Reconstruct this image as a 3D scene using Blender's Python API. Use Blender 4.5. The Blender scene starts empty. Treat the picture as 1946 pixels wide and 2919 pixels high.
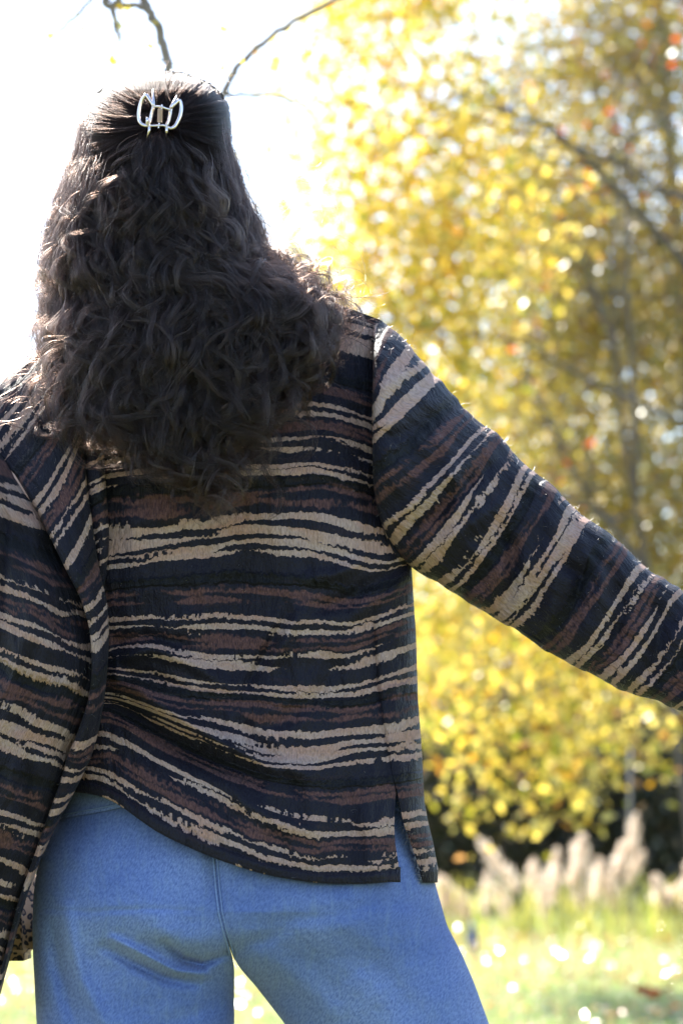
import bpy, bmesh, math, random
import numpy as np
from mathutils import Vector

random.seed(7)
rng = np.random.default_rng(7)
S = bpy.context.scene
COL = S.collection

# ------------------------------------------------------------------ camera, sky, sun, exposure
CAM_Y, CAM_Z, FPX = -2.5, 0.93, 6950.0          # focal length in photograph pixels (photo 1946 x 2919)
CX, CY, HORIZON = 973.0, 1459.5, 2400.0
PITCH = math.atan((HORIZON - CY) / FPX)
cam = bpy.data.cameras.new('camera')
cam.sensor_fit = 'VERTICAL'; cam.sensor_height = 36.0; cam.sensor_width = 24.0
cam.lens = 36.0 * FPX / 2919.0
cam.clip_start = 0.05; cam.clip_end = 2000.0
cam.dof.use_dof = True
cam.dof.focus_distance = 2.37
cam.dof.aperture_fstop = 6.3
camo = bpy.data.objects.new('camera', cam); COL.objects.link(camo)
camo.location = (0, CAM_Y, CAM_Z)
camo.rotation_euler = (math.pi / 2 + PITCH, 0, 0)
S.camera = camo

SUN_EL, SUN_AZ = math.radians(46), math.radians(-27)   # azimuth from +Y (view direction), negative = left
w = bpy.data.worlds.new('World'); S.world = w; w.use_nodes = True
nt = w.node_tree
sky = nt.nodes.new('ShaderNodeTexSky'); sky.sky_type = 'NISHITA'; sky.sun_disc = False
sky.sun_elevation = SUN_EL; sky.sun_rotation = SUN_AZ
sky.air_density = 1.0; sky.dust_density = 0.9; sky.ozone_density = 1.0
bg = nt.nodes['Background']; bg.inputs['Strength'].default_value = 0.11
nt.links.new(sky.outputs[0], bg.inputs[0])

sl = bpy.data.lights.new('sun', 'SUN'); sl.energy = 5.0; sl.angle = math.radians(0.53); sl.color = (1.0, 0.95, 0.87)
so = bpy.data.objects.new('sun', sl); COL.objects.link(so)
sd = Vector((math.sin(SUN_AZ) * math.cos(SUN_EL), math.cos(SUN_AZ) * math.cos(SUN_EL), math.sin(SUN_EL)))
so.rotation_euler = sd.to_track_quat('Z', 'Y').to_euler(); so.location = (-5, 8, 9)

S.view_settings.view_transform = 'Standard'; S.view_settings.look = 'None'
S.view_settings.exposure = 2.0; S.view_settings.gamma = 1.0; S.view_settings.use_curve_mapping = False
S.render.engine = 'CYCLES'
S.cycles.use_denoising = True
S.cycles.use_adaptive_sampling = False
S.cycles.max_bounces = 10; S.cycles.transmission_bounces = 6; S.cycles.transparent_max_bounces = 12
S.cycles.sample_clamp_indirect = 6.0

# ------------------------------------------------------------------ helpers
def P(px, py, Y):
    """photograph pixel + real depth (world Y) -> world point(s)"""
    px = np.asarray(px, float); py = np.asarray(py, float); Y = np.asarray(Y, float)
    dx = (px - CX) / FPX; dv = (CY - py) / FPX
    c, s = math.cos(PITCH), math.sin(PITCH)
    t = (Y - CAM_Y) / (c - dv * s)
    return np.stack(np.broadcast_arrays(t * dx, Y, CAM_Z + t * (s + dv * c)), -1)

def vnoise(x, y, seed=0):
    x = np.asarray(x, float); y = np.asarray(y, float)
    x, y = np.broadcast_arrays(x, y)
    xi = np.floor(x).astype(np.int64); yi = np.floor(y).astype(np.int64)
    xf = x - xi; yf = y - yi
    def h(a, b):
        n = (a * 374761393 + b * 668265263 + seed * 974634777) & 0xffffffff
        n = ((n ^ (n >> 13)) * 1274126177) & 0xffffffff
        return ((n ^ (n >> 16)) & 0xffff) / 65535.0
    u = xf * xf * xf * (xf * (xf * 6 - 15) + 10); v = yf * yf * yf * (yf * (yf * 6 - 15) + 10)
    a = h(xi, yi) * (1 - u) + h(xi + 1, yi) * u
    b = h(xi, yi + 1) * (1 - u) + h(xi + 1, yi + 1) * u
    return (a * (1 - v) + b * v) * 2 - 1

def fnoise(x, y, seed=0, oct=3):
    r = 0; a = 1.0
    for i in range(oct):
        r = r + a * vnoise(np.asarray(x) * 2 ** i, np.asarray(y) * 2 ** i, seed + i * 17); a *= 0.5
    return r

def sstep(a, b, x):
    t = np.clip((np.asarray(x, float) - a) / (b - a), 0, 1)
    return t * t * (3 - 2 * t)

def smooth1(a, k, axis):
    if k < 1: return a
    ker = np.exp(-0.5 * (np.arange(-3 * k, 3 * k + 1) / k) ** 2); ker /= ker.sum()
    pad = [(0, 0)] * a.ndim; pad[axis] = (3 * k, 3 * k)
    b = np.pad(a, pad, mode='reflect', reflect_type='odd')
    return np.apply_along_axis(lambda m: np.convolve(m, ker, 'valid'), axis, b)

def tab(d):
    k = sorted(d); return (np.array(k, float), np.array([d[i] for i in k], float))

def ev(t, x): return np.interp(x, t[0], t[1])

def polydist(px, py, poly):
    """distance (px) from points to a polyline and position 0..1 along it"""
    best = np.full(px.shape, 1e9); along = np.zeros(px.shape)
    n = len(poly) - 1
    for i in range(n):
        ax, ay = poly[i]; bx, by = poly[i + 1]
        ex, ey = bx - ax, by - ay; L = ex * ex + ey * ey
        t = np.clip(((px - ax) * ex + (py - ay) * ey) / L, 0, 1)
        d = np.hypot(px - ax - t * ex, py - ay - t * ey)
        m = d < best; best = np.where(m, d, best); along = np.where(m, (i + t) / n, along)
    return best, along

def ridges(px, py, lst):
    r = np.zeros(px.shape)
    for poly, wd, amp in lst:
        d, a = polydist(px, py, poly)
        r += 1.6 * amp * np.exp(-(d / wd) ** 2) * np.sin(np.pi * np.clip(a * 0.86 + 0.07, 0, 1)) ** 0.6
    return r

def link(o, parent=None):
    COL.objects.link(o)
    if parent is not None: o.parent = parent
    return o

def tag(o, label=None, cat=None, group=None, kind=None):
    for k, v in (('label', label), ('category', cat), ('group', group), ('kind', kind)):
        if v: o[k] = v
    return o

def mesh_np(name, V, F, mat, parent=None, uv=None, smooth=True):
    """V (n,3), F (m,3 or 4) arrays; uv per vertex"""
    V = np.ascontiguousarray(V, np.float32).reshape(-1, 3); F = np.ascontiguousarray(F, np.int32)
    me = bpy.data.meshes.new(name)
    k = F.shape[1]
    me.vertices.add(len(V)); me.vertices.foreach_set('co', V.ravel())
    me.loops.add(F.size); me.loops.foreach_set('vertex_index', F.ravel())
    me.polygons.add(len(F)); me.polygons.foreach_set('loop_start', np.arange(0, F.size, k, dtype=np.int32))
    me.update(calc_edges=True)
    if smooth: me.polygons.foreach_set('use_smooth', np.ones(len(F), bool))
    if uv is not None:
        l = me.uv_layers.new(name='UVMap')
        l.data.foreach_set('uv', np.asarray(uv, np.float32).reshape(-1, 2)[F.ravel()].ravel())
    if mat is not None: me.materials.append(mat)
    return link(bpy.data.objects.new(name, me), parent)

def grid_faces(nr, nc, closed=False, off=0):
    r = np.arange(nr - 1)[:, None]; c = np.arange(nc if closed else nc - 1)[None, :]
    c2 = (c + 1) % nc
    return np.stack([r * nc + c, r * nc + c2, (r + 1) * nc + c2, (r + 1) * nc + c], -1).reshape(-1, 4) + off

def grid_obj(name, pts, uv, mat, parent=None, closed=False):
    nr, nc = pts.shape[:2]
    return mesh_np(name, pts.reshape(-1, 3), grid_faces(nr, nc, closed), mat, parent, None if uv is None else uv.reshape(-1, 2))

class MB:
    def __init__(s): s.V = []; s.F = []; s.n = 0
    def add(s, V, F):
        V = np.asarray(V, float).reshape(-1, 3); s.V.append(V); s.F.append(np.asarray(F, int) + s.n); s.n += len(V)
    def build(s, name, mat, parent=None, smooth=True):
        return mesh_np(name, np.concatenate(s.V), np.concatenate(s.F), mat, parent, None, smooth)
    def tube(s, pts, rad, n=8, cap=True):
        pts = np.asarray(pts, float); m = len(pts)
        rad = np.broadcast_to(np.asarray(rad, float), (m,)) if np.ndim(rad) < 2 else np.asarray(rad)
        tg = np.gradient(pts, axis=0); tg /= np.linalg.norm(tg, axis=1)[:, None] + 1e-12
        up = np.array([0.13, 0.2, 1.0]) if abs(tg[0][2]) < 0.9 else np.array([1.0, 0.1, 0.0])
        u = np.cross(tg[0], up); u /= np.linalg.norm(u)
        V = []
        a = np.linspace(0, 2 * np.pi, n, endpoint=False)
        for i in range(m):
            u = u - tg[i] * np.dot(u, tg[i]); u /= np.linalg.norm(u) + 1e-12
            v = np.cross(tg[i], u)
            V.append(pts[i] + rad[i] * (np.cos(a)[:, None] * u + np.sin(a)[:, None] * v))
        V = np.concatenate(V); F = grid_faces(m, n, True)
        if cap:
            e = len(V); V = np.vstack([V, pts[0], pts[-1]])
            i = np.arange(n); j = (i + 1) % n; b = (m - 1) * n
            F = np.vstack([F, np.stack([j, i, np.full(n, e), np.full(n, e)], -1)[:, [0, 1, 2, 2]], np.stack([b + i, b + j, np.full(n, e + 1), np.full(n, e + 1)], -1)])
            # degenerate quads as caps
        s.add(V, F)

def catmull(pts, n):
    pts = np.asarray(pts, float); m = len(pts)
    p = np.vstack([2 * pts[0] - pts[1], pts, 2 * pts[-1] - pts[-2]])
    t = np.linspace(0, m - 1 - 1e-9, n); i = t.astype(int); f = (t - i)[:, None]
    a, b, c, d = p[i], p[i + 1], p[i + 2], p[i + 3]
    return 0.5 * (2 * b + (c - a) * f + (2 * a - 5 * b + 4 * c - d) * f ** 2 + (3 * b - a - 3 * c + d) * f ** 3)

# ------------------------------------------------------------------ materials
def newmat(name):
    m = bpy.data.materials.new(name); m.use_nodes = True
    t = m.node_tree; b = t.nodes['Principled BSDF']
    return m, t, b

class NB:                                   # tiny node builder
    def __init__(s, t): s.t = t
    def n(s, typ, **kw):
        o = s.t.nodes.new(typ)
        for k, v in kw.items(): setattr(o, k, v)
        return o
    def l(s, a, b): s.t.links.new(a, b)
    def math(s, op, a, b=None, c=None, clamp=False):
        o = s.n('ShaderNodeMath', operation=op); o.use_clamp = clamp
        for i, x in enumerate((a, b, c)):
            if x is None: continue
            if isinstance(x, (int, float)): o.inputs[i].default_value = x
            else: s.l(x, o.inputs[i])
        return o.outputs[0]
    def comb(s, x, y, z=0.0):
        o = s.n('ShaderNodeCombineXYZ')
        for i, v in enumerate((x, y, z)):
            if isinstance(v, (int, float)): o.inputs[i].default_value = v
            else: s.l(v, o.inputs[i])
        return o.outputs[0]
    def noise(s, vec, scale=1.0, detail=2.0, rough=0.5):
        o = s.n('ShaderNodeTexNoise'); o.inputs['Scale'].default_value = scale
        o.inputs['Detail'].default_value = detail; o.inputs['Roughness'].default_value = rough
        if vec is not None: s.l(vec, o.inputs['Vector'])
        return o.outputs['Fac']
    def ramp(s, fac, stops, interp='LINEAR'):
        o = s.n('ShaderNodeValToRGB'); cr = o.color_ramp; cr.interpolation = interp
        while len(cr.elements) < len(stops): cr.elements.new(0.5)
        for e, (p, c) in zip(cr.elements, stops):
            e.position = p; e.color = (c, c, c, 1) if isinstance(c, (int, float)) else (*c, 1)
        s.l(fac, o.inputs[0]); return o.outputs[0]
    def mix(s, fac, a, b):
        o = s.n('ShaderNodeMix', data_type='RGBA')
        for inp, v in ((o.inputs[0], fac), (o.inputs[6], a), (o.inputs[7], b)):
            if isinstance(v, tuple): inp.default_value = (*v, 1)
            elif isinstance(v, (int, float)): inp.default_value = v
            else: s.l(v, inp)
        return o.outputs[2]

PXM = 0.00036                                # metres of cloth per photograph pixel
PERIOD = 580.0

def tri_ramp(rows, ext=1.7):
    """rows (centre px, half width px) in pattern phase -> ramp stops (max of triangles)"""
    xs = set([0.0, PERIOD])
    def f(x): return max([0.0] + [max(0.0, 1 - abs(x - c) / (h * ext)) for c, h in rows])
    for c, h in rows: xs |= {c - h * ext, c, c + h * ext}
    for (c1, h1), (c2, h2) in zip(rows, rows[1:]):
        e1, e2 = h1 * ext, h2 * ext
        if c1 + e1 > c2 - e2:
            xm = (c1 * e2 + c2 * e1) / (e1 + e2); xs -= {c1 + e1, c2 - e2}; xs.add(xm)
    xs = sorted(x for x in xs if 0 <= x <= PERIOD)
    return [(x / PERIOD, f(x)) for x in xs]

SH = 60.0                                    # pattern phase shift so the wide tan band does not wrap
TAN = [(-38 + SH, 9.5), (-6 + SH, 11), (20 + SH, 10), (46 + SH, 7), (224 + SH, 7.5), (252 + SH, 8.5), (324 + SH, 7), (352 + SH, 8.5), (408 + SH, 7), (435 + SH, 8)]
BRN = [(146 + SH, 10), (170 + SH, 9), (281 + SH, 8), (300 + SH, 8), (484 + SH, 10), (507 + SH, 9)]
BLK = [(112 + SH, 12), (458 + SH, 12)]

def jacket_material():
    m, t, b = newmat('striped_crinkle_cloth'); q = NB(t)
    uv = q.n('ShaderNodeUVMap').outputs[0]
    sep = q.n('ShaderNodeSeparateXYZ'); q.l(uv, sep.inputs[0]); u, v = sep.outputs[0], sep.outputs[1]
    warp = q.noise(q.comb(q.math('MULTIPLY', u, 15.0), q.math('MULTIPLY', v, 26.0), 3.3), 1.0, 2.0)
    v2 = q.math('ADD', v, q.math('MULTIPLY', q.math('SUBTRACT', warp, 0.5), 0.017))
    us = q.math('SNAP', u, 0.0013)
    n2 = q.noise(q.comb(q.math('MULTIPLY', us, 210.0), q.math('MULTIPLY', v, 95.0), 7.0), 1.0, 2.0, 0.6)
    v3 = q.math('ADD', v2, q.math('MULTIPLY', q.math('SUBTRACT', n2, 0.5), 0.0100))
    ph = q.math('FRACT', q.math('DIVIDE', q.math('ADD', v3, SH * PXM), PERIOD * PXM))
    n1 = q.noise(q.comb(q.math('MULTIPLY', u, 11.0), q.math('MULTIPLY', v, 115.0), 0.0), 1.0, 0.3)
    n3 = q.noise(q.comb(q.math('MULTIPLY', u, 16.0), q.math('MULTIPLY', v, 80.0), 19.0), 1.0, 1.0)
    def mask(rows, noise, amp, thr, soft, jag):
        r = q.ramp(ph, tri_ramp(rows))
        a = q.math('MULTIPLY', q.math('SUBTRACT', noise, 0.5), amp)
        j = q.math('MULTIPLY', q.math('SUBTRACT', n2, 0.5), jag)
        z = q.math('SUBTRACT', q.math('ADD', q.math('ADD', r, a), j), thr)
        z = q.math('MINIMUM', z, q.math('SUBTRACT', q.math('MULTIPLY', r, 3.0), 0.15))
        z = q.math('DIVIDE', z, soft)
        return q.math('ADD', z, 0.5, clamp=True)
    mt = mask(TAN, n1, 2.9, 0.50, 0.06, 0.0)
    mb = mask(BRN, n3, 3.0, 0.62, 0.35, 0.5)
    mk = mask(BLK, n3, 0.8, 0.35, 0.4, 0.5)
    big = q.noise(q.comb(q.math('MULTIPLY', u, 14.0), q.math('MULTIPLY', v, 14.0), 1.0), 1.0, 2.0)
    navy = q.mix(big, (0.0050, 0.0043, 0.0112), (0.0090, 0.0076, 0.0165))
    fine = q.noise(q.comb(q.math('MULTIPLY', u, 560.0), q.math('MULTIPLY', v, 190.0), 1.0), 1.0, 2.0, 0.7)
    tone = q.noise(q.comb(q.math('MULTIPLY', u, 22.0), q.math('MULTIPLY', v, 60.0), 5.0), 1.0, 2.0)
    tan = q.mix(q.ramp(tone, [(0.35, 0.0), (0.68, 1.0)]), (0.44, 0.315, 0.265), (0.42, 0.245, 0.19))
    tan = q.mix(q.ramp(fine, [(0.36, 0.5), (0.58, 0.0)]), tan, (0.16, 0.11, 0.085))
    brn = q.mix(q.ramp(fine, [(0.35, 1.0), (0.65, 0.0)]), (0.150, 0.072, 0.062), (0.055, 0.027, 0.030))
    c = q.mix(mk, navy, (0.0035, 0.0035, 0.006))
    c = q.mix(q.math('MULTIPLY', mb, 0.9), c, brn)
    c = q.mix(mt, c, tan)
    q.l(c, b.inputs['Base Color'])
    b.inputs['Roughness'].default_value = 0.62
    rg = q.math('ADD', q.math('MULTIPLY', q.math('MAXIMUM', mt, mb), 0.25), 0.55); q.l(rg, b.inputs['Roughness'])
    b.inputs['Specular IOR Level'].default_value = 0.22
    b.inputs['Sheen Weight'].default_value = 0.03
    # crinkle, weave and the raised woven strips
    cr = q.noise(q.comb(q.math('MULTIPLY', u, 85.0), q.math('MULTIPLY', v, 22.0), 2.0), 1.0, 2.5, 0.55)
    hgt = q.math('ADD', q.math('MULTIPLY', cr, 1.0), q.math('MULTIPLY', mt, 0.22))
    hgt = q.math('ADD', hgt, q.math('MULTIPLY', fine, 0.30))
    hgt = q.math('SUBTRACT', hgt, q.math('MULTIPLY', mk, 0.4))
    bp = q.n('ShaderNodeBump'); bp.inputs['Strength'].default_value = 1.0; bp.inputs['Distance'].default_value = 0.008
    q.l(hgt, bp.inputs['Height']); q.l(bp.outputs[0], b.inputs['Normal'])
    return m

def denim_material():
    m, t, b = newmat('blue_denim'); q = NB(t)
    uv = q.n('ShaderNodeUVMap').outputs[0]
    sep = q.n('ShaderNodeSeparateXYZ'); q.l(uv, sep.inputs[0]); u, v = sep.outputs[0], sep.outputs[1]
    d1 = q.math('ADD', u, q.math('MULTIPLY', v, 0.55)); d2 = q.math('SUBTRACT', v, q.math('MULTIPLY', u, 0.55))
    slub = q.noise(q.comb(q.math('MULTIPLY', d1, 560.0), q.math('MULTIPLY', d2, 210.0), 0.0), 1.0, 3.0, 0.65)
    fade = q.noise(q.comb(q.math('MULTIPLY', u, 7.0), q.math('MULTIPLY', v, 9.0), 4.0), 1.0, 3.0)
    streak = q.noise(q.comb(q.math('MULTIPLY', u, 160.0), q.math('MULTIPLY', v, 38.0), 4.0), 1.0, 2.0)
    base = q.mix(q.ramp(fade, [(0.3, 0.0), (0.72, 1.0)]), (0.105, 0.168, 0.415), (0.215, 0.295, 0.550))
    c = q.mix(q.ramp(slub, [(0.35, 0.62), (0.61, 0.0)]), base, (0.034, 0.066, 0.215))
    c = q.mix(q.ramp(streak, [(0.50, 0.0), (0.80, 0.45)]), c, (0.185, 0.265, 0.43))
    q.l(c, b.inputs['Base Color']); b.inputs['Roughness'].default_value = 0.85
    b.inputs['Specular IOR Level'].default_value = 0.2
    b.inputs['Sheen Weight'].default_value = 0.15
    bp = q.n('ShaderNodeBump'); bp.inputs['Strength'].default_value = 0.5; bp.inputs['Distance'].default_value = 0.0012
    q.l(slub, bp.inputs['Height']); q.l(bp.outputs[0], b.inputs['Normal'])
    return m

def plain(name, col, rough=0.6, metal=0.0, spec=0.5, noise=None):
    m, t, b = newmat(name)
    b.inputs['Base Color'].default_value = (*col, 1); b.inputs['Roughness'].default_value = rough
    b.inputs['Metallic'].default_value = metal; b.inputs['Specular IOR Level'].default_value = spec
    if noise:
        q = NB(t); g = q.n('ShaderNodeNewGeometry').outputs['Position']
        n = q.noise(g, noise[0], 4.0, 0.6)
        q.l(q.mix(n, tuple(c * noise[1] for c in col), tuple(min(1, c * noise[2]) for c in col)), b.inputs['Base Color'])
    return m

def leaf_material(name, stops, trans=0.55, gloss=0.12, rough=0.35, tcol=1.3):
    """stops: (fraction, colour) picked per leaf"""
    m = bpy.data.materials.new(name); m.use_nodes = True; t = m.node_tree; t.nodes.clear(); q = NB(t)
    g = q.n('ShaderNodeNewGeometry')
    col = q.ramp(g.outputs['Random Per Island'], stops)
    d = q.n('ShaderNodeBsdfDiffuse'); q.l(col, d.inputs[0])
    tr = q.n('ShaderNodeBsdfTranslucent')
    hs = q.n('ShaderNodeHueSaturation'); hs.inputs['Saturation'].default_value = 1.1; hs.inputs['Value'].default_value = tcol
    q.l(col, hs.inputs['Color']); q.l(hs.outputs[0], tr.inputs[0])
    mx = q.n('ShaderNodeMixShader'); mx.inputs[0].default_value = trans; q.l(d.outputs[0], mx.inputs[1]); q.l(tr.outputs[0], mx.inputs[2])
    gl = q.n('ShaderNodeBsdfGlossy'); gl.inputs['Roughness'].default_value = rough; gl.inputs['Color'].default_value = (0.9, 0.9, 0.88, 1)
    m2 = q.n('ShaderNodeMixShader'); m2.inputs[0].default_value = gloss; q.l(mx.outputs[0], m2.inputs[1]); q.l(gl.outputs[0], m2.inputs[2])
    o = q.n('ShaderNodeOutputMaterial'); q.l(m2.outputs[0], o.inputs[0])
    return m

M = {}
M['jacket'] = jacket_material()
M['denim'] = denim_material()
M['seam'] = plain('denim_seam', (0.17, 0.25, 0.47), 0.85, noise=(500, 0.5, 1.4))
M['skin'] = plain('skin', (0.55, 0.33, 0.24), 0.5, noise=(30, 0.92, 1.06))
M['bark'] = plain('grey_brown_bark', (0.13, 0.11, 0.10), 0.9, noise=(18, 0.45, 1.6))
M['pale_bark'] = plain('pale_bark', (0.30, 0.27, 0.25), 0.9, noise=(9, 0.6, 1.3))
M['metal'] = plain('rose_silver_metal', (0.80, 0.70, 0.66), 0.24, 1.0, noise=(60, 0.9, 1.08))
M['spring'] = plain('brass_spring', (0.62, 0.46, 0.34), 0.3, 1.0, noise=(90, 0.85, 1.1))
M['shoe'] = plain('brown_leather', (0.07, 0.045, 0.03), 0.5, noise=(40, 0.7, 1.3))

# ------------------------------------------------------------------ ground
def ground():
    m, t, b = newmat('meadow_soil'); q = NB(t)
    pos = q.n('ShaderNodeNewGeometry').outputs['Position']
    n1 = q.noise(pos, 2.2, 5.0, 0.65); n2 = q.noise(pos, 17.0, 4.0, 0.7)
    c = q.mix(q.ramp(n1, [(0.35, 0.0), (0.65, 1.0)]), (0.085, 0.11, 0.022), (0.15, 0.14, 0.045))
    c = q.mix(q.ramp(n2, [(0.42, 0.0), (0.62, 0.7)]), c, (0.055, 0.08, 0.015))
    q.l(c, b.inputs['Base Color']); b.inputs['Roughness'].default_value = 0.95
    bp = q.n('ShaderNodeBump'); bp.inputs['Distance'].default_value = 0.05; q.l(n2, bp.inputs['Height']); q.l(bp.outputs[0], b.inputs['Normal'])
    xs = np.concatenate([np.linspace(-400, -20, 8), np.linspace(-16, 16, 40), np.linspace(20, 400, 8)])
    ys = np.concatenate([np.linspace(-60, 0, 8), np.linspace(2, 60, 60), np.linspace(70, 700, 12)])
    X, Yg = np.meshgrid(xs, ys)
    Z = 0.05 * fnoise(X * 0.35, Yg * 0.35, 5) * sstep(4, 9, np.abs(Yg))
    o = grid_obj('ground', np.stack([X, Yg, Z], -1), None, m)
    o['kind'] = 'structure'
ground()

# ------------------------------------------------------------------ vegetation
def leaf_quads(C, size, tilt=None, fold=True, aspect=0.62):
    """leaf-shaped faces (two quads folded on the midrib) at centres C"""
    n = len(C); C = np.asarray(C, float)
    a = rng.normal(size=(n, 3)); a /= np.linalg.norm(a, axis=1)[:, None]
    if tilt is not None: a = a * tilt[0] + np.array(tilt[1]); a /= np.linalg.norm(a, axis=1)[:, None]
    r = rng.normal(size=(n, 3)); x = np.cross(a, r); x /= np.linalg.norm(x, axis=1)[:, None] + 1e-9
    y = np.cross(a, x)
    s = (np.asarray(size) * rng.uniform(0.65, 1.3, n))[:, None] if np.ndim(size) == 0 else size[:, None]
    wdt = s * aspect
    base = C - x * s * 0.5; tip = C + x * s * 0.5 - a * s * 0.12
    l = C + y * wdt * 0.5 + a * s * 0.10 - x * s * 0.06; rr = C - y * wdt * 0.5 + a * s * 0.10 - x * s * 0.06
    V = np.stack([base, l, tip, rr], 1).reshape(-1, 3)
    i = np.arange(n)[:, None] * 4
    F = np.concatenate([i + np.array([[0, 1, 2]]), i + np.array([[0, 2, 3]])], 0)
    return V, F

def crown_points(ells, n_clusters, per, spread, gap_seed, gap=0.15, freq=0.9):
    out = []
    vol = np.array([e[1][0] * e[1][1] * e[1][2] for e in ells]); vol = vol / vol.sum()
    cnt = 0
    while cnt < n_clusters:
        e = ells[rng.choice(len(ells), p=vol)]
        d = rng.normal(size=3); d /= np.linalg.norm(d); rad = rng.uniform(0.15, 1) ** 0.45
        c = np.array(e[0]) + d * rad * np.array(e[1])
        g = vnoise(c[0] * freq + c[1] * 0.4, c[2] * freq + c[1] * 0.5, gap_seed) + 0.5 * vnoise(c[0] * freq * 2.3, c[2] * freq * 2.3 + c[1], gap_seed + 3)
        if g < gap - 0.3 and rng.random() < 0.9: continue
        cnt += 1
        k = rng.integers(per // 2, per * 3 // 2)
        out.append(c + rng.normal(size=(k, 3)) * np.array([1.0, 1.0, 0.75]) * spread)
    return np.concatenate(out)

def limb_set(mb, start, ends, r0, n=9, sag=0.1):
    start = np.array(start, float)
    for e, r in ends:
        e = np.array(e, float); m = (start + e) / 2 + rng.normal(size=3) * 0.15; m[2] += sag * np.linalg.norm(e - start)
        p = catmull([start, start * 0.6 + m * 0.4, m, m * 0.45 + e * 0.55 + rng.normal(size=3) * 0.06, e], n)
        p[1:-1] += rng.normal(size=(n - 2, 3)) * 0.02
        mb.tube(p, np.linspace(r0 if r is None else r, 0.008, n), 7)
        for k in range(5):                   # twigs
            j = rng.integers(n // 3, n - 1); d = rng.normal(size=3); d[2] = abs(d[2]) * 0.4; d /= np.linalg.norm(d)
            L = rng.uniform(0.4, 1.1)
            q = catmull([p[j], p[j] + d * L * 0.5 + rng.normal(size=3) * 0.05, p[j] + d * L], 5)
            mb.tube(q, np.linspace(0.018, 0.004, 5), 5)

def tree(name, label, base, top, r, limbs, ells, ncl, per, spread, leafmat, leafsize, gap, seed, bark, group=None, kind_crown='stuff', freq=0.9):
    root = link(bpy.data.objects.new(name, None)); root.location = base
    tag(root, label, 'tree', group)
    mb = MB(); b = np.array(base, float); tp = np.array(top, float)
    pts = catmull([b + [0, 0, -0.15], b * 0.7 + tp * 0.3 + rng.normal(size=3) * 0.1, b * 0.35 + tp * 0.65 + rng.normal(size=3) * 0.15, tp], 14)
    rr = np.linspace(r, r * 0.35, 14); rr[0] *= 1.5; rr[1] *= 1.15
    mb.tube(pts - b, rr, 12)
    for f, end, lr in limbs:
        st = pts[int(f * 13)] - b
        limb_set(mb, st, [(np.array(end) - b, lr)], lr)
    mb.build('trunk', bark, root)
    C = crown_points(ells, ncl, per, spread, seed, gap, freq) - b
    V, F = leaf_quads(C, leafsize)
    o = mesh_np('crown', V, F, leafmat, root, smooth=False); o['kind'] = kind_crown
    return root

yel = leaf_material('yellow_autumn_leaf', [(0.0, (0.66, 0.49, 0.09)), (0.35, (0.75, 0.60, 0.17)), (0.6, (0.64, 0.54, 0.18)), (0.72, (0.40, 0.36, 0.06)), (0.84, (0.27, 0.31, 0.05)), (0.92, (0.52, 0.26, 0.05)), (1.0, (0.36, 0.22, 0.12))], 0.55, 0.05)
olv = leaf_material('bronze_green_leaf', [(0.0, (0.23, 0.21, 0.045)), (0.3, (0.38, 0.28, 0.06)), (0.5, (0.17, 0.18, 0.045)), (0.72, (0.25, 0.16, 0.075)), (0.9, (0.50, 0.38, 0.07)), (1.0, (0.22, 0.09, 0.06))], 0.42, 0.10)
red = leaf_material('red_leaf', [(0.0, (0.60, 0.07, 0.035)), (0.6, (0.50, 0.10, 0.04)), (1.0, (0.35, 0.06, 0.05))], 0.5, 0.08)
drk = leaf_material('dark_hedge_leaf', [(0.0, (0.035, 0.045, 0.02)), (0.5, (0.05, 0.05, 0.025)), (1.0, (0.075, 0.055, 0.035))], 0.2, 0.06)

def W(px, py, D):                            # world point at distance D from the camera
    p = P(px, py, D + CAM_Y); return tuple(float(a) for a in p)

# main yellow tree: trunk just right of the picture, boughs reaching left over the grass
def G(px, D): x = W(px, 2400, D)[0]; return (x, D + CAM_Y, 0.0)
ya = tree('maple_tree', 'tall maple with luminous yellow leaves and low drooping boughs behind the plume grass', G(2230, 17.0), W(2150, -1200, 17), 0.17,
     [(0.30, W(1150, 1500, 16), 0.022), (0.42, W(1000, 900, 16), 0.026), (0.55, W(1050, 350, 16.5), 0.028), (0.7, W(1150, -100, 17), 0.028), (0.30, W(1350, 2000, 15.5), 0.022), (0.8, W(1900, -900, 17), 0.05), (0.5, W(1300, 260, 15.5), 0.04), (0.4, W(2600, 400, 17), 0.07)],
     [(W(1130, 250, 16.5), (0.72, 1.2, 1.3)), (W(1040, 900, 16.5), (0.70, 1.1, 1.1)), (W(1330, 700, 16.5), (0.42, 1.0, 1.2)), (W(1230, 1400, 16.3), (0.62, 1.0, 0.9)), (W(1300, -150, 17), (1.0, 1.2, 0.6)),
      (W(1330, 1950, 15.8), (0.62, 0.8, 0.75)), (W(1620, 1980, 16.2), (0.50, 0.7, 0.5)), (W(1520, 2180, 15.6), (0.62, 0.6, 0.30))],
     350, 38, 0.26, yel, 0.085, -0.05, 11, M['bark'])
tree('oak_tree', 'olive and bronze leaved oak with dark limbs and pale gaps of sky', G(2040, 21.0), W(1830, -700, 21), 0.11,
     [(0.35, W(1500, 1200, 21), 0.035), (0.5, W(1450, 600, 21), 0.035), (0.6, W(1650, 100, 21), 0.035), (0.45, W(2300, 700, 21), 0.07), (0.75, W(1500, -300, 21), 0.06), (0.3, W(1600, 1500, 20.5), 0.05)],
     [(W(1730, 450, 21), (1.3, 1.3, 1.7)), (W(1900, 60, 21), (1.0, 1.2, 0.7)), (W(1880, 900, 21), (0.9, 1.1, 1.4)), (W(1650, 1250, 21), (1.3, 1.2, 1.3)), (W(1900, 1750, 21), (1.2, 1.1, 1.0)), (W(2400, 700, 21), (1.4, 1.3, 2.2))],
     1000, 34, 0.30, olv, 0.085, -0.08, 23, M['pale_bark'])
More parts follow.
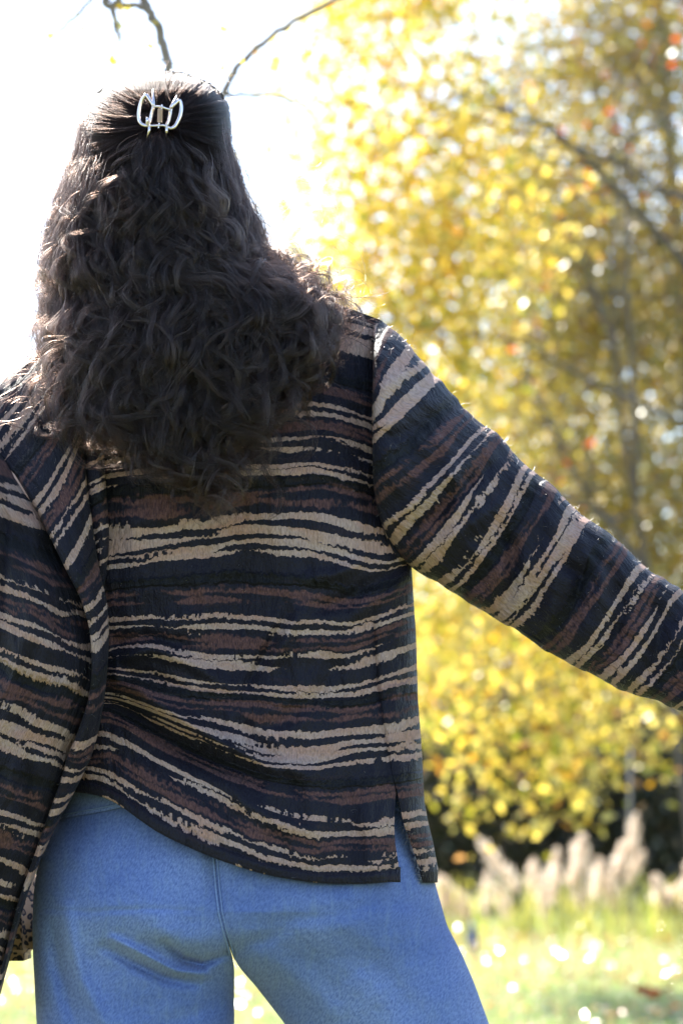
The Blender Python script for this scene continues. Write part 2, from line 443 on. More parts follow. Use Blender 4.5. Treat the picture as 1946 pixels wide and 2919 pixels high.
tree('young_red_maple', 'slender young maple with sparse scarlet leaves between the yellow and bronze trees', G(2010, 19.0), W(1760, 200, 19), 0.035,
     [(0.5, W(1450, 1000, 19), 0.03), (0.6, W(1880, 100, 19), 0.03), (0.75, W(1480, 500, 19), 0.03), (0.4, W(1500, 1350, 18.5), 0.03)],
     [(W(1900, 60, 19), (0.45, 0.5, 0.4)), (W(1480, 870, 19), (0.35, 0.5, 0.55)), (W(1800, 480, 19), (0.5, 0.5, 0.5)), (W(1560, 1340, 18.6), (0.4, 0.4, 0.4))],
     11, 9, 0.22, red, 0.075, -0.5, 31, M['bark'])
# trees further back
far = [('beech_tree', 'bronze beech closing the view behind the oak trunk', 2150, 30, 1880, 650, olv, M['pale_bark'], 51),
       ('birch_tree', 'thin yellow birch far behind the drooping maple boughs', 1330, 33, 1330, 1350, yel, M['pale_bark'], 57),
       ('hazel_tree', 'low olive leaved hazel far back beside the jacket flank', 1080, 38, 1080, 1500, olv, M['bark'], 71),
       ('ash_tree', 'brownish ash tree far back between the oak and the yellow birch', 1640, 36, 1640, 1150, olv, M['bark'], 63)]
for nm, lb, bx, D, tx, ty, lm, bk, sd_ in far:
    tree(nm, lb, G(bx, D), W(tx, ty - 500, D), 0.16, [(0.5, W(tx - 200, ty + 100, D), 0.06), (0.6, W(tx + 220, ty, D), 0.06), (0.4, W(tx - 120, ty + 500, D), 0.05)],
         [(W(tx, ty, D), (2.0, 1.5, 2.4)), (W(tx + 60, ty + 600, D), (2.0, 1.5, 1.8))], 330, 30, 0.36, lm, 0.11, -0.1, sd_, bk, freq=0.7)
# closed far wood behind everything
def far_wood():
    n = 80000
    c = rng.uniform(-1, 1, (n, 3)) * np.array([50, 4, 1]) + np.array([4, 56, 0])
    top = 7.0 + 1.6 * vnoise(c[:, 0] * 0.35, 0 * c[:, 0], 90) + 1.0 * vnoise(c[:, 0] * 0.9, 0 * c[:, 0], 91)
    c[:, 2] = rng.random(n) ** 0.8 * top
    V, F = leaf_quads(c, 0.42)
    m = leaf_material('far_wood_leaf', [(0.0, (0.085, 0.075, 0.03)), (0.4, (0.14, 0.10, 0.045)), (0.7, (0.07, 0.06, 0.04)), (1.0, (0.20, 0.14, 0.05))], 0.3, 0.04)
    o = mesh_np('far_wood', V, F, m, smooth=False)
    tag(o, 'brown and olive autumn wood closing the view far behind', 'wood', kind='stuff')
far_wood()
# dark evergreen hedge under the canopy
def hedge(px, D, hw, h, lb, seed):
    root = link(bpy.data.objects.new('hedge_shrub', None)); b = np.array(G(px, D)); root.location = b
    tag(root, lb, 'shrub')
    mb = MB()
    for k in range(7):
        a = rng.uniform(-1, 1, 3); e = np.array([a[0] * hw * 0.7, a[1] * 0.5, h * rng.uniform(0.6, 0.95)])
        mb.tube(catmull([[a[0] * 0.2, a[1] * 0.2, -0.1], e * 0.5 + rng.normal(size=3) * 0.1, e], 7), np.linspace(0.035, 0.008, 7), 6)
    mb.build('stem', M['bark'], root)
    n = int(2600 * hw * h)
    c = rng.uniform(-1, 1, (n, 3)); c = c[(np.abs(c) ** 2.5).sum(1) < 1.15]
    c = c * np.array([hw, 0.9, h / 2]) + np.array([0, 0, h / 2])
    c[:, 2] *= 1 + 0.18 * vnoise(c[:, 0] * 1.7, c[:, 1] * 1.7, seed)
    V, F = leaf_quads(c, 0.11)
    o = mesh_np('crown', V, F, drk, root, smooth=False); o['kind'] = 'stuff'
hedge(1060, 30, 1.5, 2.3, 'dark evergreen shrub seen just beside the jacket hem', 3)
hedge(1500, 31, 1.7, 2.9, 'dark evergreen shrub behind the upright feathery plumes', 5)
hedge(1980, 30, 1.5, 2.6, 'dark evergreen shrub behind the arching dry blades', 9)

# ---- meadow grass
grassm = leaf_material('backlit_grass', [(0.0, (0.20, 0.36, 0.09)), (0.4, (0.37, 0.46, 0.14)), (0.7, (0.46, 0.49, 0.20)), (0.88, (0.56, 0.52, 0.32)), (1.0, (0.64, 0.60, 0.46))], 0.5, 0.16, 0.3, 1.3)
drym = leaf_material('dry_plume', [(0.0, (0.78, 0.68, 0.58)), (0.5, (0.84, 0.75, 0.65)), (1.0, (0.72, 0.61, 0.52))], 0.5, 0.04, 0.5, 1.15)
dryb = leaf_material('dry_blade', [(0.0, (0.36, 0.38, 0.08)), (0.5, (0.50, 0.44, 0.14)), (1.0, (0.22, 0.30, 0.06))], 0.55, 0.12, 0.3, 1.2)

def blades(B, H, Wd, lean):
    """tapering bent blades: B bases (n,3), H heights, Wd widths"""
    n = len(B); az = rng.uniform(0, 2 * np.pi, n); ax = np.stack([np.cos(az), np.sin(az), np.zeros(n)], 1)
    la = rng.uniform(0, 2 * np.pi, n); ld = np.stack([np.cos(la), np.sin(la), np.zeros(n)], 1) * (lean * rng.uniform(0.2, 1.2, n) * H)[:, None]
    up = np.array([0, 0, 1.0])
    w2 = (Wd / 2)[:, None]
    p0 = B - up * 0.03; p1 = B + up * (H * 0.55)[:, None] + ld * 0.3; p2 = B + up * (H * (1 - 0.25 * lean))[:, None] + ld
    V = np.stack([p0 - ax * w2, p0 + ax * w2, p1 - ax * w2 * 0.8, p1 + ax * w2 * 0.8, p2], 1).reshape(-1, 3)
    i = np.arange(n)[:, None] * 5
    F = np.concatenate([i + np.array([[0, 1, 3]]), i + np.array([[0, 3, 2]]), i + np.array([[2, 3, 4]])], 0)
    return V, F

def meadow():
    n = 150000
    D = 11.0 + rng.random(n) ** 0.8 * 24
    px = rng.uniform(-1400, 3400, n)
    x = (px - CX) / FPX * D; y = D + CAM_Y
    patch = vnoise(x * 1.6, y * 1.0, 77)
    H = (0.045 + 0.05 * rng.random(n)) * (1 + 0.8 * np.clip(patch, 0, 1))
    tall = (rng.random(n) < 0.06 * sstep(14.5, 18, D) * (1 - sstep(19.5, 21, D)))
    H = np.where(tall, rng.uniform(0.14, 0.42, n), H)
    B = np.stack([x, y, 0.05 * fnoise(x * 0.35, y * 0.35, 5)], 1)
    V, F = blades(B, H, np.where(tall, 0.012, 0.008) * rng.uniform(0.7, 1.4, n), 0.55)
    o = mesh_np('meadow_grass', V, F, grassm, smooth=False)
    tag(o, 'sunlit yellow green meadow grass with dry blades', 'grass', kind='stuff')
    # glossy fallen leaves catching the sun
    n = 7000
    D = 11.5 + rng.random(n) ** 0.7 * 12; px = rng.uniform(-300, 2300, n)
    x = (px - CX) / FPX * D; y = D + CAM_Y
    C = np.stack([x, y, 0.05 * fnoise(x * 0.35, y * 0.35, 5) + rng.uniform(0.05, 0.16, n)], 1)
    lit = leaf_material('fallen_leaf', [(0.0, (0.45, 0.30, 0.14)), (0.5, (0.55, 0.42, 0.25)), (0.85, (0.5, 0.25, 0.08)), (1.0, (0.45, 0.10, 0.04))], 0.35, 0.22, 0.22)
    V, F = leaf_quads(C, 0.045, (0.6, (0, 0.15, 1)))
    o = mesh_np('leaf_litter', V, F, lit, smooth=False)
    tag(o, 'glossy fallen leaves scattered through the meadow grass', 'leaves', kind='stuff')
meadow()

# ---- plume grasses: each clump a thing with blades and separate plumes
def plume_mesh(a, b, wmax, name, parent, base):
    a = np.array(a); b = np.array(b)                       # a = lower end, b = tip
    n = 620; t = rng.random(n) ** 0.85
    prof = np.interp(t, [0, 0.12, 0.35, 0.7, 0.9, 1.0], [0.25, 0.75, 1.0, 0.72, 0.36, 0.08]) * (1 + 0.35 * vnoise(t * 6, t * 0 + a[0] * 50, 3))
    d = rng.normal(size=(n, 3)); ax = (b - a) / np.linalg.norm(b - a)
    d -= ax * (d @ ax)[:, None]; d /= np.linalg.norm(d, axis=1)[:, None]
    bend = np.array([0.03 * rng.normal(), 0, -0.02]) * (t ** 2)[:, None]
    C = a + (b - a) * t[:, None] + d * (wmax * prof * np.abs(rng.normal(size=n)) * 0.55)[:, None] + bend
    s = wmax * 0.8
    x = ax + d * 0.5; x /= np.linalg.norm(x, axis=1)[:, None]
    r = np.cross(x, rng.normal(size=(n, 3))); r /= np.linalg.norm(r, axis=1)[:, None]
    V = np.stack([C - x * s * 0.6, C + r * s * 0.10, C + x * s * 0.6, C - r * s * 0.10], 1).reshape(-1, 3) - base
    i = np.arange(n)[:, None] * 4
    F = np.concatenate([i + np.array([[0, 1, 2]]), i + np.array([[0, 2, 3]])], 0)
    return mesh_np(name, V, F, drym, parent, smooth=False)

CL = [('low clump of pale dry plume grass beside the jeans leg', 1285, [((1292, 2620), (1277, 2498), 0.055), ((1256, 2600), (1250, 2490), 0.05), ((1333, 2625), (1312, 2530), 0.05), ((1384, 2610), (1381, 2478), 0.05)], 21.0),
      ('clump of plume grass whose longest plume leans out sideways', 1500, [((1470, 2540), (1373, 2388), 0.06), ((1516, 2545), (1528, 2446), 0.05), ((1440, 2615), (1432, 2520), 0.045)], 21.5),
      ('clump of plume grass with two broad upright plumes and yellow green blades', 1610, [((1577, 2575), (1577, 2416), 0.06), ((1632, 2530), (1676, 2380), 0.075), ((1660, 2590), (1652, 2480), 0.06), ((1545, 2610), (1540, 2500), 0.045)], 21.0),
      ('tallest clump of plume grass with a bright white tufted plume', 1760, [((1698, 2565), (1726, 2446), 0.065), ((1754, 2495), (1788, 2396), 0.06), ((1795, 2440), (1812, 2316), 0.05), ((1785, 2520), (1836, 2424), 0.05), ((1740, 2600), (1735, 2500), 0.06)], 22.0),
      ('small clump of plume grass with arching dry blades at the meadow edge', 1890, [((1888, 2585), (1866, 2492), 0.06), ((1898, 2585), (1920, 2520), 0.05), ((1950, 2600), (1962, 2450), 0.06)], 21.0)]
for lb, bx, pls, D in CL:
    base = np.array(G(bx, D)); root = link(bpy.data.objects.new('plume_grass', None)); root.location = base
    tag(root, lb, 'grass clump', 'clumps of plume grass along the meadow edge')
    n = 85
    Bs = rng.normal(size=(n, 3)) * np.array([0.20, 0.13, 0]); V, F = blades(Bs, rng.uniform(0.30, 0.85, n), rng.uniform(0.010, 0.026, n), 0.6)
    o = mesh_np('blades', V, F, dryb, root, smooth=False); o['kind'] = 'stuff'
    for lo, hi, wd in pls:
        a = W(lo[0], lo[1], D); b = W(hi[0], hi[1], D)
        pm = plume_mesh(a, b, wd * 1.3, 'plume', root, base)
        mb = MB(); rt = base + np.array([rng.normal() * 0.06, rng.normal() * 0.05, -0.02])
        mb.tube(catmull([rt - base, (rt * 0.5 + np.array(a) * 0.5) - base + [0.01, 0, 0.03], np.array(a) - base, np.array(a) * 0.3 + np.array(b) * 0.7 - base], 8), np.linspace(0.006, 0.003, 8), 5)
        mb.build('stalk', dryb, pm)

# thin pale stake, blue bottle, red leaf
mb = MB(); b = np.array(G(1792, 23.5))
mb.tube([[0, 0, -0.1], [0.004, 0, 0.6], [0.01, 0, 1.2], [0.03, 0, W(1797, 2120, 23.5)[2]]], [0.016, 0.016, 0.015, 0.013], 8)
o = mb.build('garden_stake', plain('pale_wood', (0.34, 0.31, 0.30), 0.7, noise=(20, 0.8, 1.15))); o.location = b
tag(o, 'thin pale garden stake rising behind the tallest plume grass', 'stake')

def bottle():
    root = link(bpy.data.objects.new('bottle', None)); root.location = G(1343, 19.0)
    tag(root, 'small dark blue bottle standing in the grass below the low plumes', 'bottle')
    prof = [(0.0, 0.0), (0.042, 0.0), (0.046, 0.01), (0.046, 0.16), (0.04, 0.20), (0.018, 0.235), (0.016, 0.27), (0.0, 0.27)]
    a = np.linspace(0, 2 * np.pi, 20, endpoint=False)
    pts = np.array([[[r * np.cos(t), r * np.sin(t), z + 0.02] for t in a] for r, z in prof])
    grid_obj('glass_body', pts, None, plain('blue_glass', (0.02, 0.06, 0.22), 0.08, noise=(30, 0.9, 1.1)), root, True)
    pts2 = np.array([[[r * np.cos(t), r * np.sin(t), z + 0.02] for t in a] for r, z in [(0.0, 0.262), (0.021, 0.262), (0.021, 0.295), (0.0, 0.296)]])
    grid_obj('cap', pts2, None, plain('white_cap', (0.75, 0.75, 0.75), 0.3, noise=(30, 0.95, 1.0)), root, True)
bottle()

def fallen_red():
    c = np.array(W(1860, 2852, 13.9)); c[2] = 0.10
    n = 24; a = np.linspace(0, 2 * np.pi, n, endpoint=False)
    r = 0.085 * (0.62 + 0.38 * np.abs(np.cos(a * 2.5)) ** 0.7)
    rim = np.stack([r * np.cos(a) * 1.35, r * np.sin(a), 0.02 * np.cos(a * 2) + 0.012], -1)
    V = np.vstack([rim, [[0, 0, 0]], rim - [0, 0, 0.003], [[0, 0, -0.003]]])
    F = [[i, (i + 1) % n, n, n] for i in range(n)] + [[n + 1 + (i + 1) % n, n + 1 + i, 2 * n + 1, 2 * n + 1] for i in range(n)] + [[i, (i + 1) % n, n + 1 + (i + 1) % n, n + 1 + i] for i in range(n)]
    o = mesh_np('fallen_leaf', V, [[f[0], f[1], f[2]] for f in F] + [[f[0], f[2], f[3]] for f in F if f[2] != f[3]], red); o.location = c
    o.rotation_euler = (-0.35, 0.1, 0.3)
    tag(o, 'single orange red fallen leaf lying on the lawn', 'leaf')
fallen_red()

# ---- slim bare-branched tree right behind the person
def slim_tree():
    D = 4.1
    base = np.array(G(430, D)); root = link(bpy.data.objects.new('slender_tree', None)); root.location = base
    tag(root, 'slender nearly bare tree hidden behind the person, thin boughs arching overhead', 'tree')
    mb = MB()
    def pl(lst, DD=D): return np.array([W(x, y, d if d else DD) for x, y, d in [(*p, None) if len(p) == 2 else p for p in lst]])
    trunk = pl([(430, 4150), (432, 3000), (440, 2000), (455, 1200), (520, 600), (505, 330), (478, 180), (455, 90), (425, 30), (395, -40), (340, -200), (330, -600)])
    trunk[0][2] = -0.1
    p = catmull(trunk, 60); rr = np.interp(np.linspace(0, 1, 60), [0, 0.06, 0.28, 0.42, 0.50, 0.9, 1], [0.05, 0.04, 0.03, 0.018, 0.0085, 0.0080, 0.004])
    p[2:-1] += rng.normal(size=(57, 3)) * 0.0015
    mb.tube(p - base, rr, 10)
    def br(lst, r0, r1, n=22):
        q = catmull(pl(lst), n); q[1:-1] += rng.normal(size=(n - 2, 3)) * 0.0016
        rad = np.linspace(r0, r1, n) * (1 + 0.22 * np.sin(np.arange(n) * 2.1) ** 4)
        mb.tube(q - base, rad, 8)
    br([(520, 600), (600, 400), (645, 245), (690, 180), (740, 130), (830, 65), (960, 0), (1080, -60)], 0.0062, 0.0036, 30)
    br([(640, 262), (660, 274), (700, 268), (780, 270), (830, 290), (870, 300)], 0.0042, 0.0012)
    br([(395, -40), (360, -20), (330, 8), (328, 60), (335, 95), (343, 122)], 0.0075, 0.0028)
    br([(340, -60), (310, -10), (295, 0), (322, 20)], 0.008, 0.006, 10)
    br([(340, -200), (300, -60), (255, 2), (220, 45), (180, 80), (135, 112), (82, 150)], 0.0042, 0.002, 26)
    br([(425, 30), (390, 18), (350, 12), (318, 18)], 0.0055, 0.005, 10)
    br([(478, 180), (440, 175), (420, 180)], 0.002, 0.001, 8)
    mb.build('trunk', plain('twig_bark', (0.24, 0.19, 0.15), 0.85, noise=(60, 0.5, 1.5)), root)  # bark made paler, washed-out glare put into its colour
    spots = [(205, 20), (232, 55), (245, 120), (330, 60), (338, 100), (440, 140), (636, 105), (665, 82), (680, 175), (655, 205), (790, 190), (885, 140), (890, 210), (100, 128), (150, 100), (715, 165), (372, 12), (350, 25), (445, 40), (335, 170)]
    C = []
    for x, y in spots:
        for k in range(rng.integers(2, 4)): C.append(W(x + rng.normal() * 10, y + rng.normal() * 10, D + rng.normal() * 0.05))
    V, F = leaf_quads(np.array(C) - base, 0.020)
    o = mesh_np('leaves', V, F, yel, root, smooth=False); o['kind'] = 'stuff'
slim_tree()

# ================================================================== the person
person = link(bpy.data.objects.new('person', None)); person.location = (float(P(640, 2500, 0)[0]), 0.0, 0.0)
tag(person, 'person with curly dark hair seen from behind in striped jacket, one arm held out', 'person')
PO = np.array(person.location)

def pgrid(name, px, py, Y, uv, mat, parent, closed=False):
    pts = P(px, py, Y) - PO
    return grid_obj(name, pts, uv, mat, parent, closed)

# ---- torso of the jacket ------------------------------------------------
XC = np.array([120, 220, 310, 450, 600, 750, 900, 1000, 1060, 1120, 1180, 1260.])
ROWS = {
 -700: [1020, 960, 900, 860, 825, 820, 850, 880, 903, 925, 960, 1000],
 -580: [1120, 1060, 1010, 965, 930, 915, 905, 920, 945, 965, 990, 1030],
 -490: [1200, 1150, 1110, 1070, 1045, 1035, 1045, 1075, 1090, 1105, 1120, 1140],
 -365: [1290, 1225, 1165, 1140, 1130, 1125, 1138, 1165, 1186, 1200, 1215, 1240],
 -265: [1380, 1320, 1280, 1260, 1254, 1250, 1235, 1255, 1277, 1300, 1310, 1320],
 -160: [1470, 1400, 1366, 1350, 1336, 1330, 1335, 1355, 1372, 1385, 1395, 1400],
 -90: [1530, 1470, 1430, 1440, 1440, 1415, 1395, 1410, 1428, 1445, 1450, 1450],
 0: [1640, 1600, 1572, 1553, 1535, 1517, 1535, 1557, 1598, 1600, 1575, 1560],
 115: [1730, 1695, 1668, 1664, 1656, 1652, 1668, 1690, 1680, 1660, 1640, 1620],
 240: [1830, 1800, 1785, 1778, 1782, 1780, 1790, 1802, 1778, 1752, 1728, 1700],
 340: [1920, 1890, 1868, 1855, 1884, 1880, 1888, 1886, 1866, 1845, 1826, 1800],
 420: [1980, 1930, 1905, 1930, 1957, 1966, 1980, 1978, 1952, 1935, 1918, 1895],
 490: [2010, 1965, 1945, 1990, 2012, 2012, 2026, 2032, 2022, 2010, 1992, 1970],
 580: [2050, 2005, 1985, 2035, 2097, 2150, 2148, 2122, 2118, 2118, 2112, 2100],
 690: [2075, 2030, 2012, 2090, 2165, 2222, 2240, 2232, 2228, 2226, 2215, 2200],
 740: [2100, 2060, 2040, 2115, 2188, 2245, 2268, 2264, 2257, 2257, 2245, 2230],
 820: [2160, 2120, 2112, 2180, 2248, 2322, 2360, 2366, 2364, 2358, 2345, 2335],
 870: [2200, 2165, 2160, 2235, 2310, 2380, 2410, 2412, 2408, 2405, 2392, 2380],
 920: [2225, 2190, 2222, 2290, 2372, 2438, 2467, 2467, 2465, 2460, 2445, 2435],
 975: [2252, 2254, 2268, 2372, 2440, 2490, 2515, 2517, 2516, 2508, 2515, 2512]}
RV = np.array(sorted(ROWS), float)
RY = np.array([ROWS[int(v)] for v in RV], float)
xf = np.arange(60, 1321, 6.0); vf = np.arange(-700, 976, 5.0)
T1 = np.array([np.interp(xf, XC, r) for r in RY])
T1 = smooth1(T1, 5, 1)
YT = np.array([np.interp(vf, RV, T1[:, i]) for i in range(len(xf))]).T
YT = np.maximum.accumulate(smooth1(YT, 4, 0), 0)
def rowy(v, x):
    vi = np.clip((v + 700) / 5.0, 0, len(vf) - 1.001); xi = np.clip((x - 60) / 6.0, 0, len(xf) - 1.001)
    a = vi.astype(int); b = xi.astype(int); fa = vi - a; fb = xi - b
    return (YT[a, b] * (1 - fa) * (1 - fb) + YT[a + 1, b] * fa * (1 - fb) + YT[a, b + 1] * (1 - fa) * fb + YT[a + 1, b + 1] * fa * fb)

LEFT = tab({800: 290, 900: 260, 980: 220, 1100: 160, 1300: 135, 1650: 170, 1900: 190, 2100: 190, 2300: 190})
SIL = tab({850: 1085, 1000: 1090, 1400: 1110, 1600: 1172, 1700: 1178, 1800: 1185, 1900: 1188, 2000: 1191, 2100: 1199, 2200: 1205, 2290: 1209, 2350: 1220, 2400: 1232, 2480: 1248, 2515: 1247, 2600: 1247})
SEAM_V = tab({-700: 1064, -300: 1061, -150: 1062, -60: 1085, 0: 1128, 40: 1160, 80: 1150, 160: 1085, 240: 1064, 420: 1075, 580: 1100, 690: 1120, 740: 1128, 760: 1126, 820: 1123, 870: 1126, 920: 1134, 975: 1141})
SLIT_V = tab({-700: 1064, -300: 1061, -150: 1062, -60: 1085, 0: 1128, 40: 1160, 80: 1150, 160: 1085, 240: 1064, 420: 1075, 580: 1100, 690: 1121, 740: 1131, 820: 1150, 870: 1167, 920: 1184, 975: 1203})

FOLDS = [
 ([(1150, 1618), (1040, 1672), (975, 1715), (900, 1735)], 20, -0.006),
 ([(1160, 1650), (1060, 1720), (980, 1770)], 22, 0.004),
 ([(1040, 1590), (1000, 1620), (950, 1640), (860, 1650)], 20, 0.005),
 ([(820, 1750), (775, 1830), (735, 1905), (700, 1960)], 16, -0.0055),
 ([(850, 1750), (810, 1830), (775, 1900)], 20, 0.005),
 ([(960, 1900), (900, 1990), (800, 2060), (700, 2080)], 24, -0.004),
 ([(330, 1930), (430, 1990), (520, 2050), (640, 2120), (760, 2180), (880, 2200)], 26, 0.013),
 ([(320, 2000), (400, 2050), (500, 2120), (600, 2170), (740, 2225)], 26, -0.014),
 ([(340, 1880), (430, 1850), (520, 1880), (650, 1950)], 22, 0.006),
 ([(330, 1830), (420, 1815), (520, 1835)], 18, -0.005),
 ([(330, 1940), (420, 1920), (520, 1960)], 16, -0.005),
 ([(690, 2060), (740, 2120), (800, 2180), (850, 2260)], 18, -0.004),
 ([(600, 2200), (700, 2290), (800, 2350), (900, 2370)], 26, 0.005),
 ([(1062, 1700), (1064, 1850), (1080, 2000), (1110, 2200)], 7, -0.0025),
 ([(330, 1490), (480, 1470), (700, 1490)], 30, 0.003),
 ([(560, 1630), (590, 1720), (570, 1850)], 24, 0.003),
 ([(700, 1560), (690, 1700), (650, 1850)], 30, -0.003),
 ([(880, 2230), (900, 2330), (905, 2500)], 24, 0.004),
 ([(980, 2230), (1000, 2330), (1020, 2500)], 24, -0.004),
 ([(780, 2300), (800, 2400), (830, 2490)], 24, -0.003),
]
def torsoY(px, py):
    """depth of the outer cloth on the back (towards the camera = negative)"""
    xl = ev(LEFT, py) - 40; xr = ev(SIL, py) + 6
    c = (xl + xr) / 2; h = (xr - xl) / 2
    q = np.clip(np.abs((px - c) / h), 0, 1)
    D = np.interp(py, [820, 900, 1000, 1150, 1350, 1600, 1900, 2150, 2350, 2520], [0.0, 0.03, 0.07, 0.105, 0.122, 0.122, 0.115, 0.125, 0.148, 0.158])
    Y = -D * np.sqrt(np.clip(1 - q ** 2.4, 0, 1)) ** 0.9
    spine = np.exp(-((px - 640) / 150) ** 2) * np.exp(-((py - 1650) / 380) ** 2)
    return Y + 0.016 * spine

def crinkle(u, v, seed, amp=1.0):
    """pucker of the cloth, u,v in photograph pixels of cloth"""
    g = 0.0019 * vnoise(u / 48, v / 150, seed) + 0.0009 * vnoise(u / 21, v / 60, seed + 1) + 0.0013 * vnoise(u / 120 + v / 90, v / 60 - u / 200, seed + 8)
    rid = 0.0
    for c in (112, 458):                     # gathered velvet ridges
        ph = (v - c + 290) % 580 - 290
        rid = rid + np.exp(-(ph / 14) ** 2) * (0.0010 * np.sin(u / 9.0 + 3 * vnoise(u / 40, v * 0, seed + 5)) - 0.0012)
    return amp * (1.25 * g + rid) + 0.006 * amp * vnoise(u / 140, v / 330, seed + 2)

def back_panel():
    nr, nc = 430, 250
    v = np.linspace(-700, 975, nr)[:, None] * np.ones((1, nc)); s = np.linspace(0, 1, nc)[None, :] * np.ones((nr, 1))
    xl = 150 + 0 * v; xr = ev(SEAM_V, v)
    px = xl + (xr - xl) * s
    py = rowy(v, px)
    Y = torsoY(px, py) - ridges(px, py, FOLDS) - crinkle(px, v, 40)
    Y = Y - 0.0022 * sstep(944, 950, v) - 0.0012 * np.exp(-((v - 958) / 10) ** 2) + 0.0015 * np.exp(-((v - 943) / 4) ** 2)
    slit = sstep(735, 800, v) * sstep(0.90, 1.0, s)
    Y = Y - 0.004 * slit
    uv = np.stack([px * PXM, v * PXM], -1)
    # hem turned under
    ex = []
    for k, (dy, dY) in enumerate(((4, 0.004), (0, 0.008), (-40, 0.009))):
        ex.append((px[-1], py[-1] + dy * (1 if k < 1 else 1), Y[-1] + dY))
    px = np.vstack([px] + [e[0][None] for e in ex]); py = np.vstack([py] + [e[1][None] for e in ex]); Y = np.vstack([Y] + [e[2][None] for e in ex])
    uv = np.concatenate([uv, uv[-1:], uv[-1:], uv[-1:]], 0)
    return pgrid('jacket', px, py, Y, uv, M['jacket'], person)
jacket = back_panel()
tag(jacket, 'navy jacket with torn tan and brown stripes')

def front_panel():
    nr, n1, n2 = 330, 46, 90
    v1 = np.linspace(-700, 975, nr)[:, None]
    # visible flank: slit/seam edge -> silhouette
    s = np.linspace(0, 1, n1)[None, :]
    x0 = ev(SLIT_V, v1)
    ysil = rowy(v1, np.full_like(v1, 1190.)); xr = np.maximum(ev(SIL, ysil), x0 + 3)
    pxa = x0 + (xr - x0) * np.sin(s * np.pi / 2)
    va = v1 * np.ones_like(s); pya = rowy(va, pxa)
    Ys = torsoY(x0, rowy(v1, x0)); Ysil = np.interp(v1, [-700, 0, 200, 740, 975], [0.0, -0.02, -0.01, -0.015, -0.03])
    w = np.cos(s * np.pi / 2)
    flap = sstep(740, 975, v1)
    Ya = Ysil + (Ys + 0.012 * flap - Ysil) * w - crinkle(pxa, va, 40) - ridges(pxa, pya, FOLDS) * w
    # hidden front
    s2 = np.linspace(0, 1, n2)[None, 1:]
    ang = s2 * np.pi
    ysl = rowy(v1, np.full_like(v1, 200.)); xl = ev(LEFT, ysl) - 30
    c = (xr + xl) / 2; h = (xr - xl) / 2
    pxb = c + h * np.cos(ang)
    vb = v1 * np.ones_like(s2)
    yfr = np.interp(v1, [-700, -580, 0, 975], [960, 1020, 1560, 2480])
    pyb = rowy(vb, np.clip(pxb, 60, 1300)) * 0.5 + 0.5 * (yfr + 0 * pxb)
    pyb = pyb * sstep(0, 0.15, s2) + (1 - sstep(0, 0.15, s2)) * pya[:, -1:]
    Df = np.interp(v1, [-700, -500, -200, 200, 700, 975], [0.02, 0.09, 0.135, 0.12, 0.13, 0.15])
    Yb = Ysil * (1 - s2) + 0.0 * s2 + Df * np.sin(ang) ** 0.8
    px = np.hstack([pxa, pxb]); py = np.hstack([pya, pyb]); Y = np.hstack([Ya, Yb]); v = np.hstack([va, vb])
    u = np.hstack([pxa, 1200 + (1 - np.cos(ang)) * 600 + 0 * pxb])
    uv = np.stack([(u + 37) * PXM, v * PXM], -1)
    px = np.vstack([px, px[-1:], px[-1:]]); py = np.vstack([py, py[-1:] + 3, py[-1:] - 40]); 
    inw = np.zeros_like(Y[-1:]); Y = np.vstack([Y, Y[-1:] * 0.97, Y[-1:] * 0.94])
    uv = np.concatenate([uv, uv[-1:], uv[-1:]], 0)
    return pgrid('front_panel', px, py, Y, uv, M['jacket'], jacket)
front_panel()

# ---- outstretched right sleeve -------------------------------------------
SL = np.array([  # L(x,y), U(x,y), pattern v, YL, YU, bulge back, bulge front
 (1064, 945, 1078, 906, -150, -0.030, -0.005, 0.006, 0.02),
 (1062, 1060, 1120, 935, -95, -0.070, -0.005, 0.026, 0.05),
 (1060, 1170, 1190, 1012, -25, -0.088, -0.005, 0.036, 0.06),
 (1061, 1290, 1268, 1102, 65, -0.092, -0.005, 0.046, 0.065),
 (1063, 1400, 1335, 1175, 150, -0.085, -0.005, 0.052, 0.065),
 (1090, 1515, 1390, 1222, 225, -0.065, -0.005, 0.058, 0.065),
 (1165, 1618, 1446, 1266, 320, -0.035, -0.005, 0.066, 0.065),
 (1255, 1664, 1502, 1332, 400, -0.012, -0.005, 0.070, 0.065),
 (1330, 1712, 1568, 1382, 475, -0.008, -0.008, 0.068, 0.062),
 (1405, 1762, 1640, 1450, 568, -0.010, -0.010, 0.064, 0.06),
 (1480, 1802, 1704, 1494, 645, -0.012, -0.012, 0.060, 0.057),
 (1560, 1860, 1783, 1563, 735, -0.014, -0.014, 0.058, 0.055),
 (1645, 1902, 1862, 1630, 830, -0.016, -0.016, 0.056, 0.053),
 (1735, 1952, 1946, 1692, 930, -0.018, -0.018, 0.054, 0.05),
 (1810, 1984, 2010, 1745, 1010, -0.02, -0.02, 0.052, 0.05),
 (1880, 1998, 2075, 1800, 1085, -0.022, -0.022, 0.05, 0.048),
 (2030, 2080, 2190, 1900, 1240, -0.026, -0.026, 0.048, 0.045),
 (2190, 2190, 2320, 2010, 1420, -0.03, -0.03, 0.046, 0.042),
 (2300, 2265, 2420, 2100, 1540, -0.032, -0.032, 0.044, 0.04)], float)
